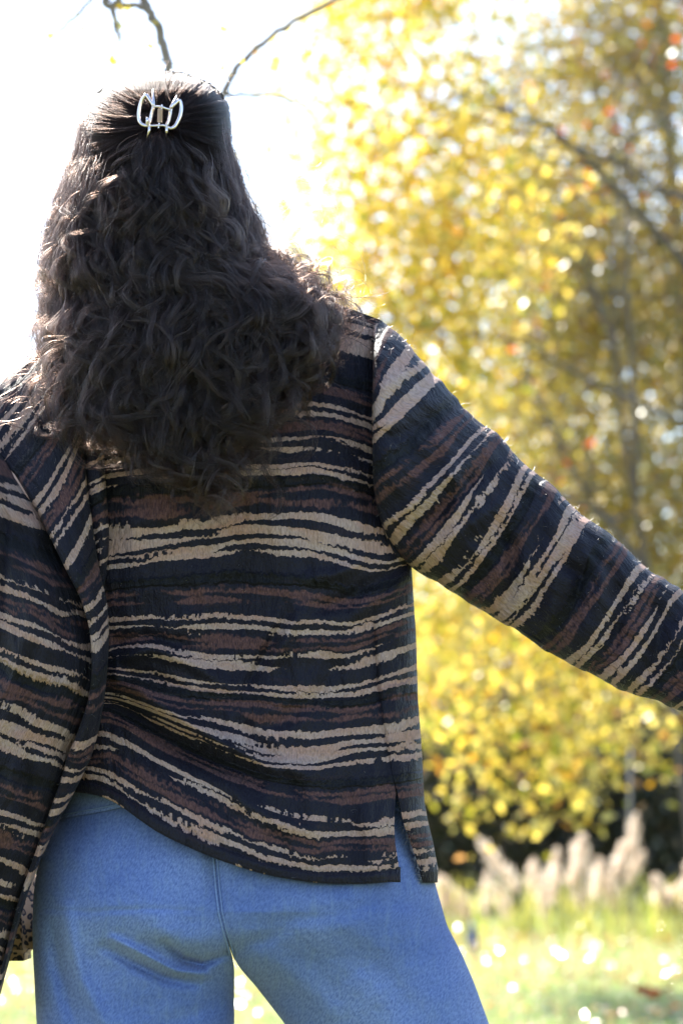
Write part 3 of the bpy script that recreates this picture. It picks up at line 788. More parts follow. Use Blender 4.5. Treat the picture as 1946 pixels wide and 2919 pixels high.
def sleeve_right():
    nr, nb, nf = 420, 130, 60
    t = np.linspace(0, len(SL) - 1, nr)
    R = np.array([np.interp(t, np.arange(len(SL)), SL[:, k]) for k in range(SL.shape[1])])
    R = smooth1(R, 7, 1)
    Lx, Ly, Ux, Uy, vv, YL, YU, bb, bf = [r[:, None] for r in R]
    # wavy upper contour like bunched cloth
    wob = 6 * np.sin(vv / 34.0) * sstep(100, 300, vv) + 5 * vnoise(vv / 26, 0 * vv, 8); nx, ny = 0.65, -0.76
    Ux = Ux + wob * nx * 0.7; Uy = Uy + wob * ny * 0.7
    wob2 = 5 * vnoise(vv / 30, 0 * vv + 5, 9) * sstep(300, 420, vv)
    Lx = Lx + wob2 * 0.4; Ly = Ly + wob2
    th = np.linspace(0, np.pi, nb)[None, :]               # U (0) -> back -> L (pi)
    k = (1 - np.cos(th)) / 2
    px = Ux + (Lx - Ux) * k; py = Uy + (Ly - Uy) * k
    length = np.hypot(Lx - Ux, Ly - Uy)
    u = length * 0.5 * th * 0.85
    Yb = YU + (YL - YU) * k - bb * np.sin(th) ** 0.85
    vb = vv + 0 * th
    vb = vb + 10 * np.sin(th * 2 + 0.6) * sstep(100, 400, vv)
    puck = crinkle(u + 900, vb, 60, 1.0)
    # fold lines crossing the sleeve
    fold = ridges(px, py, [([(1080, 1500), (1180, 1440), (1300, 1340), (1390, 1250)], 24, 0.005), ([(1110, 1560), (1210, 1490), (1330, 1390), (1440, 1290)], 20, -0.005),
                           ([(1180, 1600), (1290, 1530), (1420, 1440)], 26, 0.005), ([(1075, 1250), (1170, 1230), (1290, 1150)], 22, -0.005), ([(1068, 1120), (1130, 1080), (1190, 1040)], 22, 0.004),
                           ([(1420, 1490), (1460, 1560), (1460, 1660), (1430, 1740)], 20, -0.005), ([(1270, 1250), (1300, 1380), (1290, 1520)], 26, 0.004), ([(1600, 1600), (1650, 1640), (1640, 1760)], 18, -0.004),
                           ([(1560, 1560), (1580, 1660), (1560, 1800)], 22, 0.004), ([(1740, 1620), (1770, 1720), (1740, 1880)], 20, -0.004), ([(1660, 1560), (1720, 1650), (1700, 1780)], 22, 0.0045), ([(1860, 1700), (1880, 1800), (1850, 1960)], 22, -0.004)])
    edge = np.sin(th) ** 0.5
    bunch = 0.004 * vnoise(u / 160 + vb / 120, vb / 75 - u / 260, 66) + 0.0025 * vnoise(u / 70, vb / 45, 67)
    Yb = Yb - (1.4 * puck + 1.3 * fold + bunch * sstep(120, 320, vv)) * edge
    th2 = np.linspace(0, np.pi, nf)[None, 1:-1]           # L -> front -> U
    k2 = (1 + np.cos(th2)) / 2
    px2 = Ux + (Lx - Ux) * k2; py2 = Uy + (Ly - Uy) * k2
    Yf = YU + (YL - YU) * k2 + (bf + np.maximum(0, -0.1 - YL)) * np.sin(th2)
    vb2 = vv + 0 * th2 + 10 * np.sin(-th2 * 2 + 0.6) * sstep(100, 400, vv)
    u2 = length * 0.5 * np.pi * 0.85 + length * 0.45 * th2
    PX = np.hstack([px, px2]); PY = np.hstack([py, py2]); YY = np.hstack([Yb, Yf])
    uv = np.stack([np.hstack([u, u2]) * PXM + 0.9, np.hstack([vb, vb2]) * PXM], -1)
    return pgrid('sleeve', PX, PY, YY, uv, M['jacket'], jacket, True)
sleeve_r = sleeve_right()

# ---- hanging left sleeve: outer tube and the underside turned to the camera -----
BV = tab({-300: 1110, -150: 1262, 0: 1420, 115: 1530, 150: 1578, 240: 1660, 290: 1712, 340: 1775, 420: 1860, 490: 1948, 580: 2080, 690: 2190, 730: 2240, 820: 2330, 870: 2385, 920: 2440, 1000: 2530, 1070: 2605, 1160: 2700, 1300: 2860})
FOLD_B = tab({1000: -40, 1170: -20, 1285: 15, 1385: 80, 1462: 128, 1545: 170, 1645: 212, 1695: 245, 1790: 272, 1870: 285, 1950: 285, 2010: 268, 2098: 232, 2150: 206, 2210: 196, 2295: 168, 2375: 138, 2465: 106, 2560: 72, 2700: 36, 2850: -6, 2950: -30})
def sleeve_left_outer():
    nr, nb, nf = 330, 120, 60
    v = np.linspace(-300, 1300, nr)[:, None]
    y0 = smooth1(ev(BV, v), 4, 0)
    xr = y0 * 0
    for _ in range(6): xr = ev(FOLD_B, y0 + 0.36 * xr)
    yr = y0 + 0.36 * xr
    wd = np.interp(y0, [1100, 1130, 1180, 1250, 1400, 1800, 2200, 2600, 2900], [4, 60, 140, 220, 340, 390, 360, 300, 230])
    xl = xr - wd
    th = np.linspace(0, np.pi, nb)[None, :]               # right edge -> back -> left edge
    k = (1 - np.cos(th)) / 2
    px = xr - wd * k
    py = y0 + 0.36 * px - 0.0004 * np.clip(-px, 0, 400) ** 2
    Yc = np.interp(y0, [1100, 1400, 1800, 2200, 2600, 2900], [-0.015, -0.075, -0.10, -0.085, -0.06, -0.05])
    dp = np.interp(y0, [1100, 1200, 1400, 1800, 2200, 2600, 2900], [0.005, 0.045, 0.068, 0.075, 0.068, 0.056, 0.045])
    Y = Yc - dp * np.sin(th) ** 0.9
    u = wd * 0.75 * th
    fold = ridges(px, py, [([(20, 1350), (18, 1500), (10, 1700), (0, 1900)], 12, -0.004), ([(100, 1480), (95, 1600), (90, 1800)], 26, 0.004), ([(100, 1850), (60, 2050), (75, 2200), (70, 2400)], 22, -0.004),
                           ([(0, 1500), (80, 1530), (160, 1570), (215, 1640)], 22, -0.004), ([(150, 1950), (140, 2100), (110, 2250)], 24, 0.004), ([(180, 1700), (190, 1850), (180, 1950)], 22, -0.004), ([(40, 2200), (35, 2350), (20, 2550)], 18, 0.004)])
    Y = Y - (crinkle(u + 400, v + 0 * th, 80) + fold) * np.sin(th) ** 0.4
    th2 = np.linspace(0, np.pi, nf)[None, 1:-1]
    k2 = (1 + np.cos(th2)) / 2
    px2 = xr - wd * k2; py2 = y0 + 0.36 * px2
    Y2 = Yc + (dp * 0.9 + 0.115 * sstep(1500, 2000, y0)) * np.sin(th2)  # unseen front bulge added in the shape to keep sun off the hip
    uv = np.stack([np.hstack([u, wd * 0.75 * np.pi + wd * 0.7 * th2 ]) * PXM + 2.1, np.hstack([v + 0 * th, v + 0 * th2]) * PXM], -1)
    return pgrid('sleeve', np.hstack([px, px2]), np.hstack([py, py2]), np.hstack([Y, Y2]), uv, M['jacket'], jacket, True)
sleeve_l = sleeve_left_outer()

AR = np.array([  # v, L(x,y), R(x,y)
 (-260, 70, 1022, 150, 965), (-150, -10, 1100, 150, 985), (-70, -25, 1190, 150, 1005), (0, -20, 1285, 152, 1035), (150, 60, 1385, 205, 1150), (240, 108, 1462, 240, 1210), (290, 128, 1502, 248, 1290),
 (340, 150, 1545, 254, 1375), (420, 192, 1632, 270, 1495), (455, 208, 1662, 278, 1570), (490, 228, 1698, 290, 1640), (580, 256, 1790, 310, 1735), (640, 262, 1870, 312, 1812),
 (690, 262, 1932, 309, 1890), (730, 252, 2000, 303, 1962), (820, 218, 2098, 285, 2078), (870, 192, 2152, 266, 2148), (920, 178, 2210, 241, 2205), (1000, 148, 2295, 204, 2275),
 (1070, 120, 2375, 160, 2355), (1160, 88, 2465, 120, 2445), (1240, 55, 2560, 82, 2540), (1330, 20, 2700, 42, 2672), (1440, -20, 2850, 2, 2832)], float)
def sleeve_left_underside():
    nr, nc = 360, 70
    vv = np.linspace(-260, 1440, nr)
    R = np.array([np.interp(vv, AR[:, 0], AR[:, k]) for k in range(1, 5)]); R = smooth1(R, 4, 1)
    Lx, Ly, Rx, Ry = [r[:, None] for r in R]; v = vv[:, None]
    s = np.linspace(0, 1, nc)[None, :]
    px = Lx + (Rx - Lx) * s; py = Ly + (Ry - Ly) * s + 10 * np.sin(s * np.pi)
    ym = (Ly + Ry) / 2
    YL = np.interp(ym, [950, 1100, 1300, 1500, 1700, 1900, 2200, 2600, 2850], [-0.01, -0.07, -0.125, -0.158, -0.168, -0.160, -0.135, -0.105, -0.085])
    YR = np.interp(ym, [950, 1100, 1300, 1500, 1700, 1900, 2200, 2600, 2850], [0.0, -0.055, -0.105, -0.125, -0.128, -0.125, -0.105, -0.075, -0.06])
    Y = YL + (YR - YL) * s - 0.014 * np.sin(s * np.pi)
    u = np.hypot(Rx - Lx, Ry - Ly) * s
    Y = Y - crinkle(u + 700, v + 0 * s, 90) * np.sin(s * np.pi) ** 0.5
    # edges roll away from the camera
    rl = np.clip((0.06 - s) / 0.06, 0, 1) ** 2 * 0.012 + np.clip((s - 0.9) / 0.1, 0, 1) ** 2 * 0.03
    Y = Y + rl
    # underside lap
    ex = [(px[:, -1:] - 10, py[:, -1:], Y[:, -1:] + 0.03)]
    px = np.hstack([px, ex[0][0]]); py = np.hstack([py, ex[0][1]]); Y = np.hstack([Y, ex[0][2]])
    u = np.hstack([u, u[:, -1:] + 40]); vfull = v + 0 * u
    px = np.hstack([px[:, :1] + 18, px]); py = np.hstack([py[:, :1], py]); Y = np.hstack([Y[:, :1] + 0.02, Y]); u = np.hstack([u[:, :1] - 30, u]); vfull = np.hstack([vfull[:, :1], vfull])
    return pgrid('sleeve_underside', px, py, Y, np.stack([u * PXM + 3.3, vfull * PXM], -1), M['jacket'], sleeve_l if False else jacket)
sleeve_u = sleeve_left_underside()

def back_fold():
    """narrow roll of cloth standing up beside the left armhole"""
    nr, nc = 160, 40
    t = np.linspace(0, 1, nr)[:, None]
    y = 1180 + t * 540
    xl = np.interp(y, [1180, 1400, 1600, 1720], [235, 240, 258, 285]); xr = np.interp(y, [1180, 1300, 1460, 1540, 1600, 1660, 1720], [285, 296, 305, 312, 311, 302, 292])
    th = np.linspace(0, np.pi, nc)[None, :]
    k = (1 - np.cos(th)) / 2
    px = xl + (xr - xl) * k; py = y - (px - xl) * 0.55
    Y = torsoY(px, py) - 0.006 - 0.020 * np.sin(th) ** 0.8 * np.sin(np.pi * np.clip(t * 0.95 + 0.03, 0, 1)) ** 0.5
    u = px; v = (y - 1560) * 1.0 + 0 * px
    return pgrid('armhole_fold', px, py, Y, np.stack([u * PXM + 4.1, v * PXM], -1), M['jacket'], jacket)
back_fold()

# ---- jeans ------------------------------------------------------------------
JXL = tab({2180: 205, 2230: 200, 2300: 186, 2330: 172, 2400: 130, 2450: 110, 2550: 96, 2650: 93, 2730: 95, 2800: 99, 2919: 105, 3400: 150, 4000: 195, 4680: 225})
JML = tab({2180: 588, 2230: 592, 2450: 614, 2530: 620, 2600: 628, 2650: 640, 2700: 655, 2735: 664, 2760: 668, 2919: 668, 3400: 620, 4000: 560, 4680: 545})
JMR = tab({2180: 588, 2230: 592, 2450: 614, 2530: 620, 2600: 628, 2650: 640, 2700: 655, 2735: 667, 2770: 692, 2810: 728, 2919: 812, 3400: 1060, 4000: 1260, 4680: 1420})
JXR = tab({2180: 1165, 2230: 1172, 2320: 1188, 2400: 1215, 2520: 1240, 2580: 1257, 2640: 1274, 2720: 1316, 2800: 1350, 2919: 1393, 3400: 1530, 4000: 1650, 4680: 1745})
JF = [
 ([(470, 2690), (520, 2735), (575, 2748), (650, 2718)], 13, -0.013), ([(430, 2640), (520, 2685), (610, 2690)], 40, 0.008),
 ([(190, 2590), (208, 2690), (235, 2790), (300, 2919)], 22, 0.009), ([(150, 2640), (165, 2760), (215, 2919)], 24, -0.010),
 ([(300, 2700), (380, 2745), (460, 2785), (560, 2805)], 16, -0.008), ([(320, 2675), (420, 2725), (500, 2768), (590, 2778)], 13, 0.009),
 ([(95, 2590), (250, 2600), (420, 2592), (600, 2600)], 10, -0.0016), ([(640, 2720), (720, 2690), (820, 2650)], 24, -0.005),
 ([(690, 2700), (800, 2760), (900, 2840), (960, 2919)], 40, 0.006), ([(700, 2640), (900, 2610), (1150, 2570)], 26, -0.003), ([(1150, 2560), (1240, 2620), (1300, 2740)], 30, -0.003),
 ([(640, 2860), (560, 2890), (470, 2919)], 26, -0.003), ([(1000, 2700), (1120, 2800), (1200, 2919)], 40, -0.004)]
def pelvisY(px, py):
    xl = ev(JXL, py); xr = ev(JXR, py); c = (xl + xr) / 2; h = (xr - xl) / 2 + 2
    q = np.clip(np.abs((px - c) / h), 0, 1)
    D = np.interp(py, [2180, 2300, 2450, 2600, 2735, 2900], [0.095, 0.105, 0.130, 0.138, 0.125, 0.12])
    return -D * np.sqrt(np.clip(1 - q ** 2.3, 0, 1))
def jeans_half(a, b, yc, dl):
    nr = 330; nb, nf = 120, 60
    y = np.concatenate([np.linspace(2180, 2940, 240), np.linspace(2950, 4680, nr - 240)])[:, None]
    xa, xb = ev(a, y), ev(b, y)
    xa = smooth1(xa, 3, 0); xb = smooth1(xb, 3, 0)
    th = np.linspace(0, np.pi, nb)[None, :]; k = (1 - np.cos(th)) / 2
    px = xa + (xb - xa) * k; py = y + 0 * px
    bl = sstep(2640, 2860, y)
    dleg = np.interp(y, [2700, 2919, 3500, 4100, 4680], [0.105, 0.100, 0.085, 0.075, 0.085]); ycl = np.interp(y, [2700, 3500, 4680], [0, 0.01, yc])
    leg = ycl - dleg * np.sin(th) ** 0.9
    h = (xb - xa) / 2; c = (xa + xb) / 2
    bump = 0.016 * np.exp(-(((px - c) / (h * 0.75)) ** 2)) * np.exp(-((py - 2590) / 130) ** 2)
    Y = (pelvisY(px, py) - bump + 0.006 * np.exp(-((px - ev(JML, py)) / 26) ** 2) * (1 - bl)) * (1 - bl) + leg * bl
    Y = Y - ridges(px, py, JF) * np.sin(th) ** 0.5 - 0.0012 * fnoise(px / 60, py / 60, 4) * np.sin(th) ** 0.5
    Y = Y - 0.006 * vnoise(px / 160 + dl, py / 140, 12) * sstep(2760, 3000, y)
    th2 = np.linspace(0, np.pi, nf)[None, 1:-1]; k2 = (1 + np.cos(th2)) / 2
    px2 = xa + (xb - xa) * k2; py2 = y + 0 * px2
    Yf = -pelvisY(px2, py2) * 0.8 * (1 - bl) + (ycl + dleg * 0.95 * np.sin(th2)) * bl
    PX = np.hstack([px, px2]); PY = np.hstack([py, py2]); YY = np.hstack([Y, Yf])
    uv = np.stack([np.hstack([px, 3000 - px2]) * PXM, PY * PXM], -1)
    return P(PX, PY, YY) - PO, uv
def jeans():
    A, ua = jeans_half(JXL, JML, -0.02, 0.0); B, ub = jeans_half(JMR, JXR, 0.05, 7.3)
    nr, nc = A.shape[:2]
    F = np.vstack([grid_faces(nr, nc, True), grid_faces(nr, nc, True, nr * nc)])
    return mesh_np('jeans', np.vstack([A.reshape(-1, 3), B.reshape(-1, 3)]), F, M['denim'], person, np.vstack([ua.reshape(-1, 2), ub.reshape(-1, 2)]))
jn = jeans(); tag(jn, 'light blue denim jeans')
def jean_seams():
    y = np.linspace(2280, 2722, 60)
    for off, r, nm in ((-5, 0.0012, 'seam'), (6, 0.0009, 'seam')):
        x = ev(JML, y) + off; Y = pelvisY(x, y) - 0.0012
        # lie on the modelled surface: both halves meet at the middle seam
        c = np.where(off < 0, (ev(JXL, y) + ev(JML, y)) / 2, (ev(JML, y) + ev(JXR, y)) / 2); h = np.where(off < 0, (ev(JML, y) - ev(JXL, y)) / 2, (ev(JXR, y) - ev(JML, y)) / 2)
        bump = 0.016 * np.exp(-(((x - c) / (h * 0.75)) ** 2)) * np.exp(-((y - 2590) / 130) ** 2)
        bl = sstep(2640, 2860, y)
        Y = (pelvisY(x, y) - bump + 0.006 * np.exp(-(off / 26) ** 2) * (1 - bl)) * (1 - bl) + (-0.03) * bl - 0.0006
        mb = MB(); mb.tube(P(x, y, Y) - PO, r, 6); mb.build(nm, M['seam'], jn)
    # waistband
    n = 140; th = np.linspace(0, 2 * np.pi, n, endpoint=False)
    rows = []
    for f in np.linspace(0, 1, 14):
        px0 = 692 - 512 * np.cos(th) * (1 + 0.012)
        back = np.sin(th) >= 0
        lo = np.interp(px0, [170, 300, 370, 500, 700, 1000, 1210], [2336, 2311, 2296, 2288, 2285, 2292, 2320]); hi = lo - 118
        py = hi + (lo - hi) * f
        D = np.interp(py, [2180, 2340], [0.099, 0.113])
        prof = 0.0035 * np.sin(np.pi * np.clip(f, 0.03, 0.97)) ** 0.3
        xx = 692 - (ev(JXR, py) - ev(JXL, py)) / 2 * np.cos(th) * 1.006
        xx = (ev(JXL, py) + ev(JXR, py)) / 2 - ((ev(JXR, py) - ev(JXL, py)) / 2 + prof * 900) * np.cos(th)
        s = np.sin(th); Y = -np.sign(s) * (D + prof) * np.abs(s) ** 0.87 * np.where(s > 0, 1.0, 0.85)
        rows.append((xx, py, Y))
    PX, PY, YY = [np.array([r[i] for r in rows]) for i in range(3)]
    wbn = pgrid('waistband', PX, PY, YY, np.stack([PX * PXM, PY * PXM + 0.3], -1), M['denim'], jn, True)
    mb = MB(); k = 12
    mb.tube(P(PX[k], PY[k] - 3, YY[k] - 0.0012 * np.sign(np.sin(th))) - PO, 0.0007, 5); mb.build('stitching', M['seam'], wbn)
jean_seams()

# ---- hair -------------------------------------------------------------------
HXL = tab({188: 446, 200: 395, 214: 350, 236: 304, 265: 268, 300: 244, 360: 218, 460: 200, 560: 172, 650: 150, 720: 138, 850: 136, 950: 132, 1050: 118, 1150: 108, 1230: 135, 1330: 240, 1400: 370, 1460: 450})
HXR = tab({188: 456, 200: 510, 214: 556, 236: 604, 265: 638, 300: 656, 420: 664, 500: 682, 560: 698, 640: 730, 740: 745, 775: 775, 800: 840, 840: 910, 900: 955, 1000: 970, 1100: 925, 1200: 870, 1300: 835, 1400: 800, 1460: 770})
HC = P(448, 470, 0.0)                                    # centre of the head
def hairY(px, py):
    xl = ev(HXL, py); xr = ev(HXR, py); c = (xl + xr) / 2; h = (xr - xl) / 2
    q = np.clip(np.abs((px - c) / h), 0, 1)
    T = np.interp(py, [184, 204, 228, 256, 300, 350, 430, 520, 650, 800, 1000, 1200, 1460], [0.0, 0.048, 0.078, 0.098, 0.112, 0.120, 0.124, 0.122, 0.115, 0.115, 0.10, 0.08, 0.055])
    Yc = np.interp(py, [190, 300, 600, 800, 1000, 1200, 1460], [0.03, 0.025, -0.005, -0.025, -0.055, -0.085, -0.110])
    lump = 0.006 * fnoise(px / 110, py / 140, 21) * sstep(420, 650, py)
    Yh = Yc - T * np.sqrt(np.clip(1 - q ** np.interp(py, [300, 600], [3.0, 2.2]), 0, 1)) - lump
    return np.minimum(Yh, np.where(py > 760, torsoY(px, py) - 0.012, 9))
def hair_base():
    m, t, b = newmat('dark_hair_mass'); q = NB(t)
    uv = q.n('ShaderNodeUVMap').outputs[0]; sep = q.n('ShaderNodeSeparateXYZ'); q.l(uv, sep.inputs[0])
    n = q.noise(q.comb(q.math('MULTIPLY', sep.outputs[0], 160.0), q.math('MULTIPLY', sep.outputs[1], 9.0)), 1.0, 4.0, 0.6)
    q.l(q.mix(n, (0.003, 0.0022, 0.002), (0.008, 0.006, 0.005)), b.inputs['Base Color']); b.inputs['Roughness'].default_value = 0.95; b.inputs['Specular IOR Level'].default_value = 0.05
    nr, nb, nf = 150, 90, 40
    y = np.linspace(205, 1130, nr)[:, None]
    ins = np.interp(y, [205, 400, 560, 700, 1000, 1130], [5, 6, 14, 28, 90, 220])
    xl = ev(HXL, y) + ins; xr = ev(HXR, y) - ins - np.interp(y, [740, 800, 900, 1130], [0, 60, 60, 20])
    th = np.linspace(0, np.pi, nb)[None, :]; k = (1 - np.cos(th)) / 2
    px = xl + (xr - xl) * k
    Y = hairY(px, y + 0 * px) + np.interp(y, [205, 500], [0.009, 0.016]) + np.interp(y, [900, 1130], [0, 0.01])
    th2 = np.linspace(0, np.pi, nf)[None, 1:-1]; k2 = (1 + np.cos(th2)) / 2
    px2 = xl + (xr - xl) * k2
    Yf = np.interp(y, [222, 300, 420, 560, 700, 900, 1130], [0.045, 0.05, 0.045, 0.03, 0.01, -0.02, -0.06]) + 0 * px2 + 0.02 * np.sin(th2)
    PX = np.hstack([px, px2]); YY = np.hstack([Y, Yf]); PY = y + 0 * PX
    PX = np.vstack([PX[:1] * 0 + PX[:1].mean(), PX]); PY = np.vstack([PY[:1] - 6, PY]); YY = np.vstack([YY[:1] * 0 + YY[:1].mean(), YY])
    return pgrid('hair', PX, PY, YY, np.stack([PX * PXM, PY * PXM], -1), m, person, True)
hair = hair_base(); tag(hair, 'long curly dark brown hair half pinned up')

CLIP = (457, 330)
crown = []            # combed strands over the skull
ringlets = []         # loose glossy ringlets on the surface
strands = []          # list of (n,m,3) arrays in world space
def lock_strands(px, py, dY, nst, rad, curlr, curlp, tail, frizz=1.0, into=None, flat=0.8):
    """one lock: guide polyline in pixels + depth offset, grown into nst strands around a helix"""
    m = len(px)
    t = np.linspace(0, 1, m)
    Y = hairY(px, py) + dY + 0.018 * np.clip(1 - t / 0.14, 0, 1) ** 1.3
    g = P(px, py, Y)
    seg = np.linalg.norm(np.diff(g, axis=0), axis=1); L = np.concatenate([[0], np.cumsum(seg)])
    tg = np.gradient(g, axis=0); tg /= np.linalg.norm(tg, axis=1)[:, None] + 1e-9
    out = np.array([0, -1.0, 0.15]); out = out - tg * (tg @ out)[:, None]; out /= np.linalg.norm(out, axis=1)[:, None] + 1e-9
    sid = np.cross(tg, out)
    ph0 = rng.uniform(0, 2 * np.pi); hand = rng.choice([-1, 1])
    pitch = curlp * (1 - 0.35 * t)
    ph = ph0 + hand * 2 * np.pi * np.cumsum(np.concatenate([[0], seg]) / pitch)
    R = curlr * sstep(0.05, 0.55, t) * (1 + 0.25 * t)
    c = g + (R * np.cos(ph))[:, None] * sid + (R * flat * np.sin(ph))[:, None] * out
    a = rng.uniform(0, 2 * np.pi, nst); rr = np.sqrt(rng.random(nst)) * rad
    shp = np.interp(t, [0, 0.15, 0.6, 1], [0.7, 1.0, 0.85, tail])
    stray = np.where(rng.random(nst) < 0.2, 2.4, 1.0); rr = rr * stray
    dph = rng.normal(size=nst) * 0.2 * stray; dr = 1 + rng.normal(size=nst) * 0.10 * stray
    R2 = R[None, :] * dr[:, None]
    P2 = ph[None, :] + dph[:, None] * t[None, :]
    pos = g[None] + (R2 * np.cos(P2))[..., None] * sid[None] + (R2 * flat * np.sin(P2))[..., None] * out[None]
    fx = rr[:, None] * shp[None] * np.cos(a)[:, None]; fy = rr[:, None] * shp[None] * np.sin(a)[:, None]
    wa = rng.uniform(0, 6.28, (nst, 2)); wf = rng.uniform(1.0, 3.0, (nst, 2))
    frizz = (frizz * stray * 0.5)[:, None]
    fx = fx + frizz * 0.0016 * np.sin(wa[:, :1] + wf[:, :1] * 6.28 * t[None]) * (0.4 + t[None]); fy = fy + frizz * 0.0016 * np.sin(wa[:, 1:] + wf[:, 1:] * 6.28 * t[None]) * (0.4 + t[None])
    pos = pos + fx[..., None] * sid[None] + fy[..., None] * out[None]
    # uneven ends
    cut = 1 - 0.22 * rng.random(nst) ** 2
    idx = cut[:, None] * np.linspace(0, m - 1, m)[None, :]
    i0 = np.clip(idx.astype(int), 0, m - 2); f = (idx - i0)[..., None]
    r = np.arange(nst)[:, None]
    pos = pos[r, i0] * (1 - f) + pos[r, i0 + 1] * f
    (strands if into is None else into).append(pos)

def bottom_y(s):     # length of hair by position across (0 left .. 1 right)
    return np.interp(s, [0, 0.08, 0.2, 0.35, 0.5, 0.62, 0.72, 0.82, 0.92, 1.0], [1170, 1240, 1320, 1410, 1465, 1470, 1440, 1330, 1180, 1010])

NP_ = 44
def flow(s0, s1, y0, y1, wob=0.02):
    t = np.linspace(0, 1, NP_); y = y0 + (y1 - y0) * t
    s = s0 + (s1 - s0) * sstep(0, 1, t) + wob * np.sin(t * rng.uniform(3, 7) + rng.uniform(0, 6.28)) * t
    xl = smooth_xl(y); xr = smooth_xr(y)
    return xl + (xr - xl) * s, y
_yy = np.arange(150, 1600, 5.0)
_sl = smooth1(ev(HXL, _yy), 5, 0); _sr = smooth1(ev(HXR, _yy), 3, 0)
def smooth_xl(y): return np.interp(y, _yy, _sl)
def smooth_xr(y): return np.interp(y, _yy, _sr)

# A: long hanging curls, from under the crown to the tips
for i in range(520):
    s0 = rng.uniform(0.012, 0.988)
    if s0 > 0.80 and rng.random() < 0.4: s0 = rng.uniform(0.1, 0.8)
    s1 = np.clip(s0 + rng.normal() * 0.05, 0.01, 0.99)
    y0 = rng.uniform(330, 620); by = float(bottom_y(s1)); y1 = by - abs(rng.normal()) * 210
    if rng.random() < 0.3: y1 = rng.uniform(800, by)
    y0 = max(y0, 330 + 500 * abs(s0 - 0.5) * 0.6)
    px, py = flow(s0, s1, y0, y1, 0.035)
    dep = rng.uniform(-0.003, 0.018)
    lock_strands(px, py, dep, rng.integers(36, 64), rng.uniform(0.0035, 0.0085), rng.uniform(0.004, 0.011), rng.uniform(0.09, 0.16), rng.uniform(0.12, 0.4), 1.0, None, 0.5)
# B: surface ringlets and swoops that start lower and lie on top
for i in range(300):
    s0 = rng.uniform(0.03, 0.97); y0 = rng.uniform(430, 1130); L = rng.uniform(180, 460)
    y1 = min(y0 + L, float(bottom_y(s0)) + rng.normal() * 25)
    if y1 - y0 < 110: continue
    px, py = flow(s0, np.clip(s0 + rng.normal() * 0.16, 0.0, 1.0), y0, y1, 0.06)
    big = rng.random() < 0.45
    lock_strands(px, py, rng.uniform(-0.018, -0.004), rng.integers(14, 40), rng.uniform(0.0018, 0.0055), rng.uniform(0.011, 0.018) if big else rng.uniform(0.006, 0.010), rng.uniform(0.13, 0.19) if big else rng.uniform(0.075, 0.11), rng.uniform(0.1, 0.4), 0.8, None, 0.35)
# C: hair combed over the crown and sides into the clip
for i in range(460):
    a = rng.uniform(-0.25, 1.25) * np.pi                        # around the outline, 0 = right, pi/2 = top
    ex = 450 + 238 * np.cos(a) * rng.uniform(0.93, 1.0); ey = 400 - 200 * np.sin(a) * rng.uniform(0.93, 1.0)
    if a < 0 or a > np.pi: ey = 400 + 150 * rng.random()
    ex = np.clip(ex, smooth_xl(ey) + 3, smooth_xr(ey) - 3)
    tx, ty = CLIP[0] + rng.normal() * 20, CLIP[1] + rng.normal() * 14 + 8
    t = np.linspace(0, 1, 26)
    bow = 26 * np.sin(np.pi * t) * (1 if ey > 300 else 0.3)
    px = ex + (tx - ex) * t; py = ey + (ty - ey) * t + bow * 0.35
    Y0 = hairY(px, py); dep = rng.uniform(-0.007, 0.008) - 0.004 * np.sin(np.pi * t)
    # roots wrap round to the front of the head
    nst = rng.integers(18, 34); pos = []
    sp = rng.normal(size=(nst, 1)) * np.interp(t, [0, 0.6, 1], [6, 4, 3])[None]; sq = rng.normal(size=(nst, 1)) * 0.0015
    wv = rng.uniform(2, 7) * np.sin(t * rng.uniform(3, 9) + rng.uniform(0, 6.28)); px = px + wv * (1 - t) * 0.6; py = py + wv * (1 - t)
    nrm = np.array([-(ty - ey), tx - ex]); nrm = nrm / (np.linalg.norm(nrm) + 1e-6)
    PXs = px[None] + sp * nrm[0] + 2.5 * np.sin(t[None] * 9 + rng.uniform(0, 6, (nst, 1))); PYs = py[None] + sp * nrm[1] + 2.5 * np.sin(t[None] * 8 + rng.uniform(0, 6, (nst, 1)))
    front = np.clip(0.25 - t, 0, 0.25)[None] / 0.25
    Ys = hairY(PXs, PYs) + dep[None] + sq + 0.012 * front ** 2
    crown.append(P(PXs, PYs, Ys))
for i in range(70):
    sd0 = 1 if i % 2 else -1; y0 = rng.uniform(300, 470); y1 = y0 + rng.uniform(250, 520); t = np.linspace(0, 1, NP_)
    s0 = 0.5 + sd0 * rng.uniform(0.36, 0.49); px, py = flow(s0, np.clip(s0 + rng.normal() * 0.03, 0.01, 0.99), y0, y1, 0.02)
    lock_strands(px, py, rng.uniform(-0.003, 0.012), rng.integers(20, 40), rng.uniform(0.003, 0.006), rng.uniform(0.003, 0.008), rng.uniform(0.09, 0.15), 0.3)
# D: tail falling out of the clip, fanning down
for i in range(90):
    x1 = 457 + rng.normal() * 105; y1 = rng.uniform(560, 820)
    t = np.linspace(0, 1, NP_)
    px = 457 + rng.normal() * 16 + (x1 - 457) * t ** 0.8 + 12 * np.sin(t * 5 + rng.uniform(0, 6)) * t; py = 368 + rng.normal() * 6 + (y1 - 368) * t
    lock_strands(px, py, rng.uniform(-0.013, -0.002), rng.integers(16, 30), rng.uniform(0.002, 0.005), rng.uniform(0.004, 0.013), rng.uniform(0.07, 0.12), rng.uniform(0.2, 0.5))
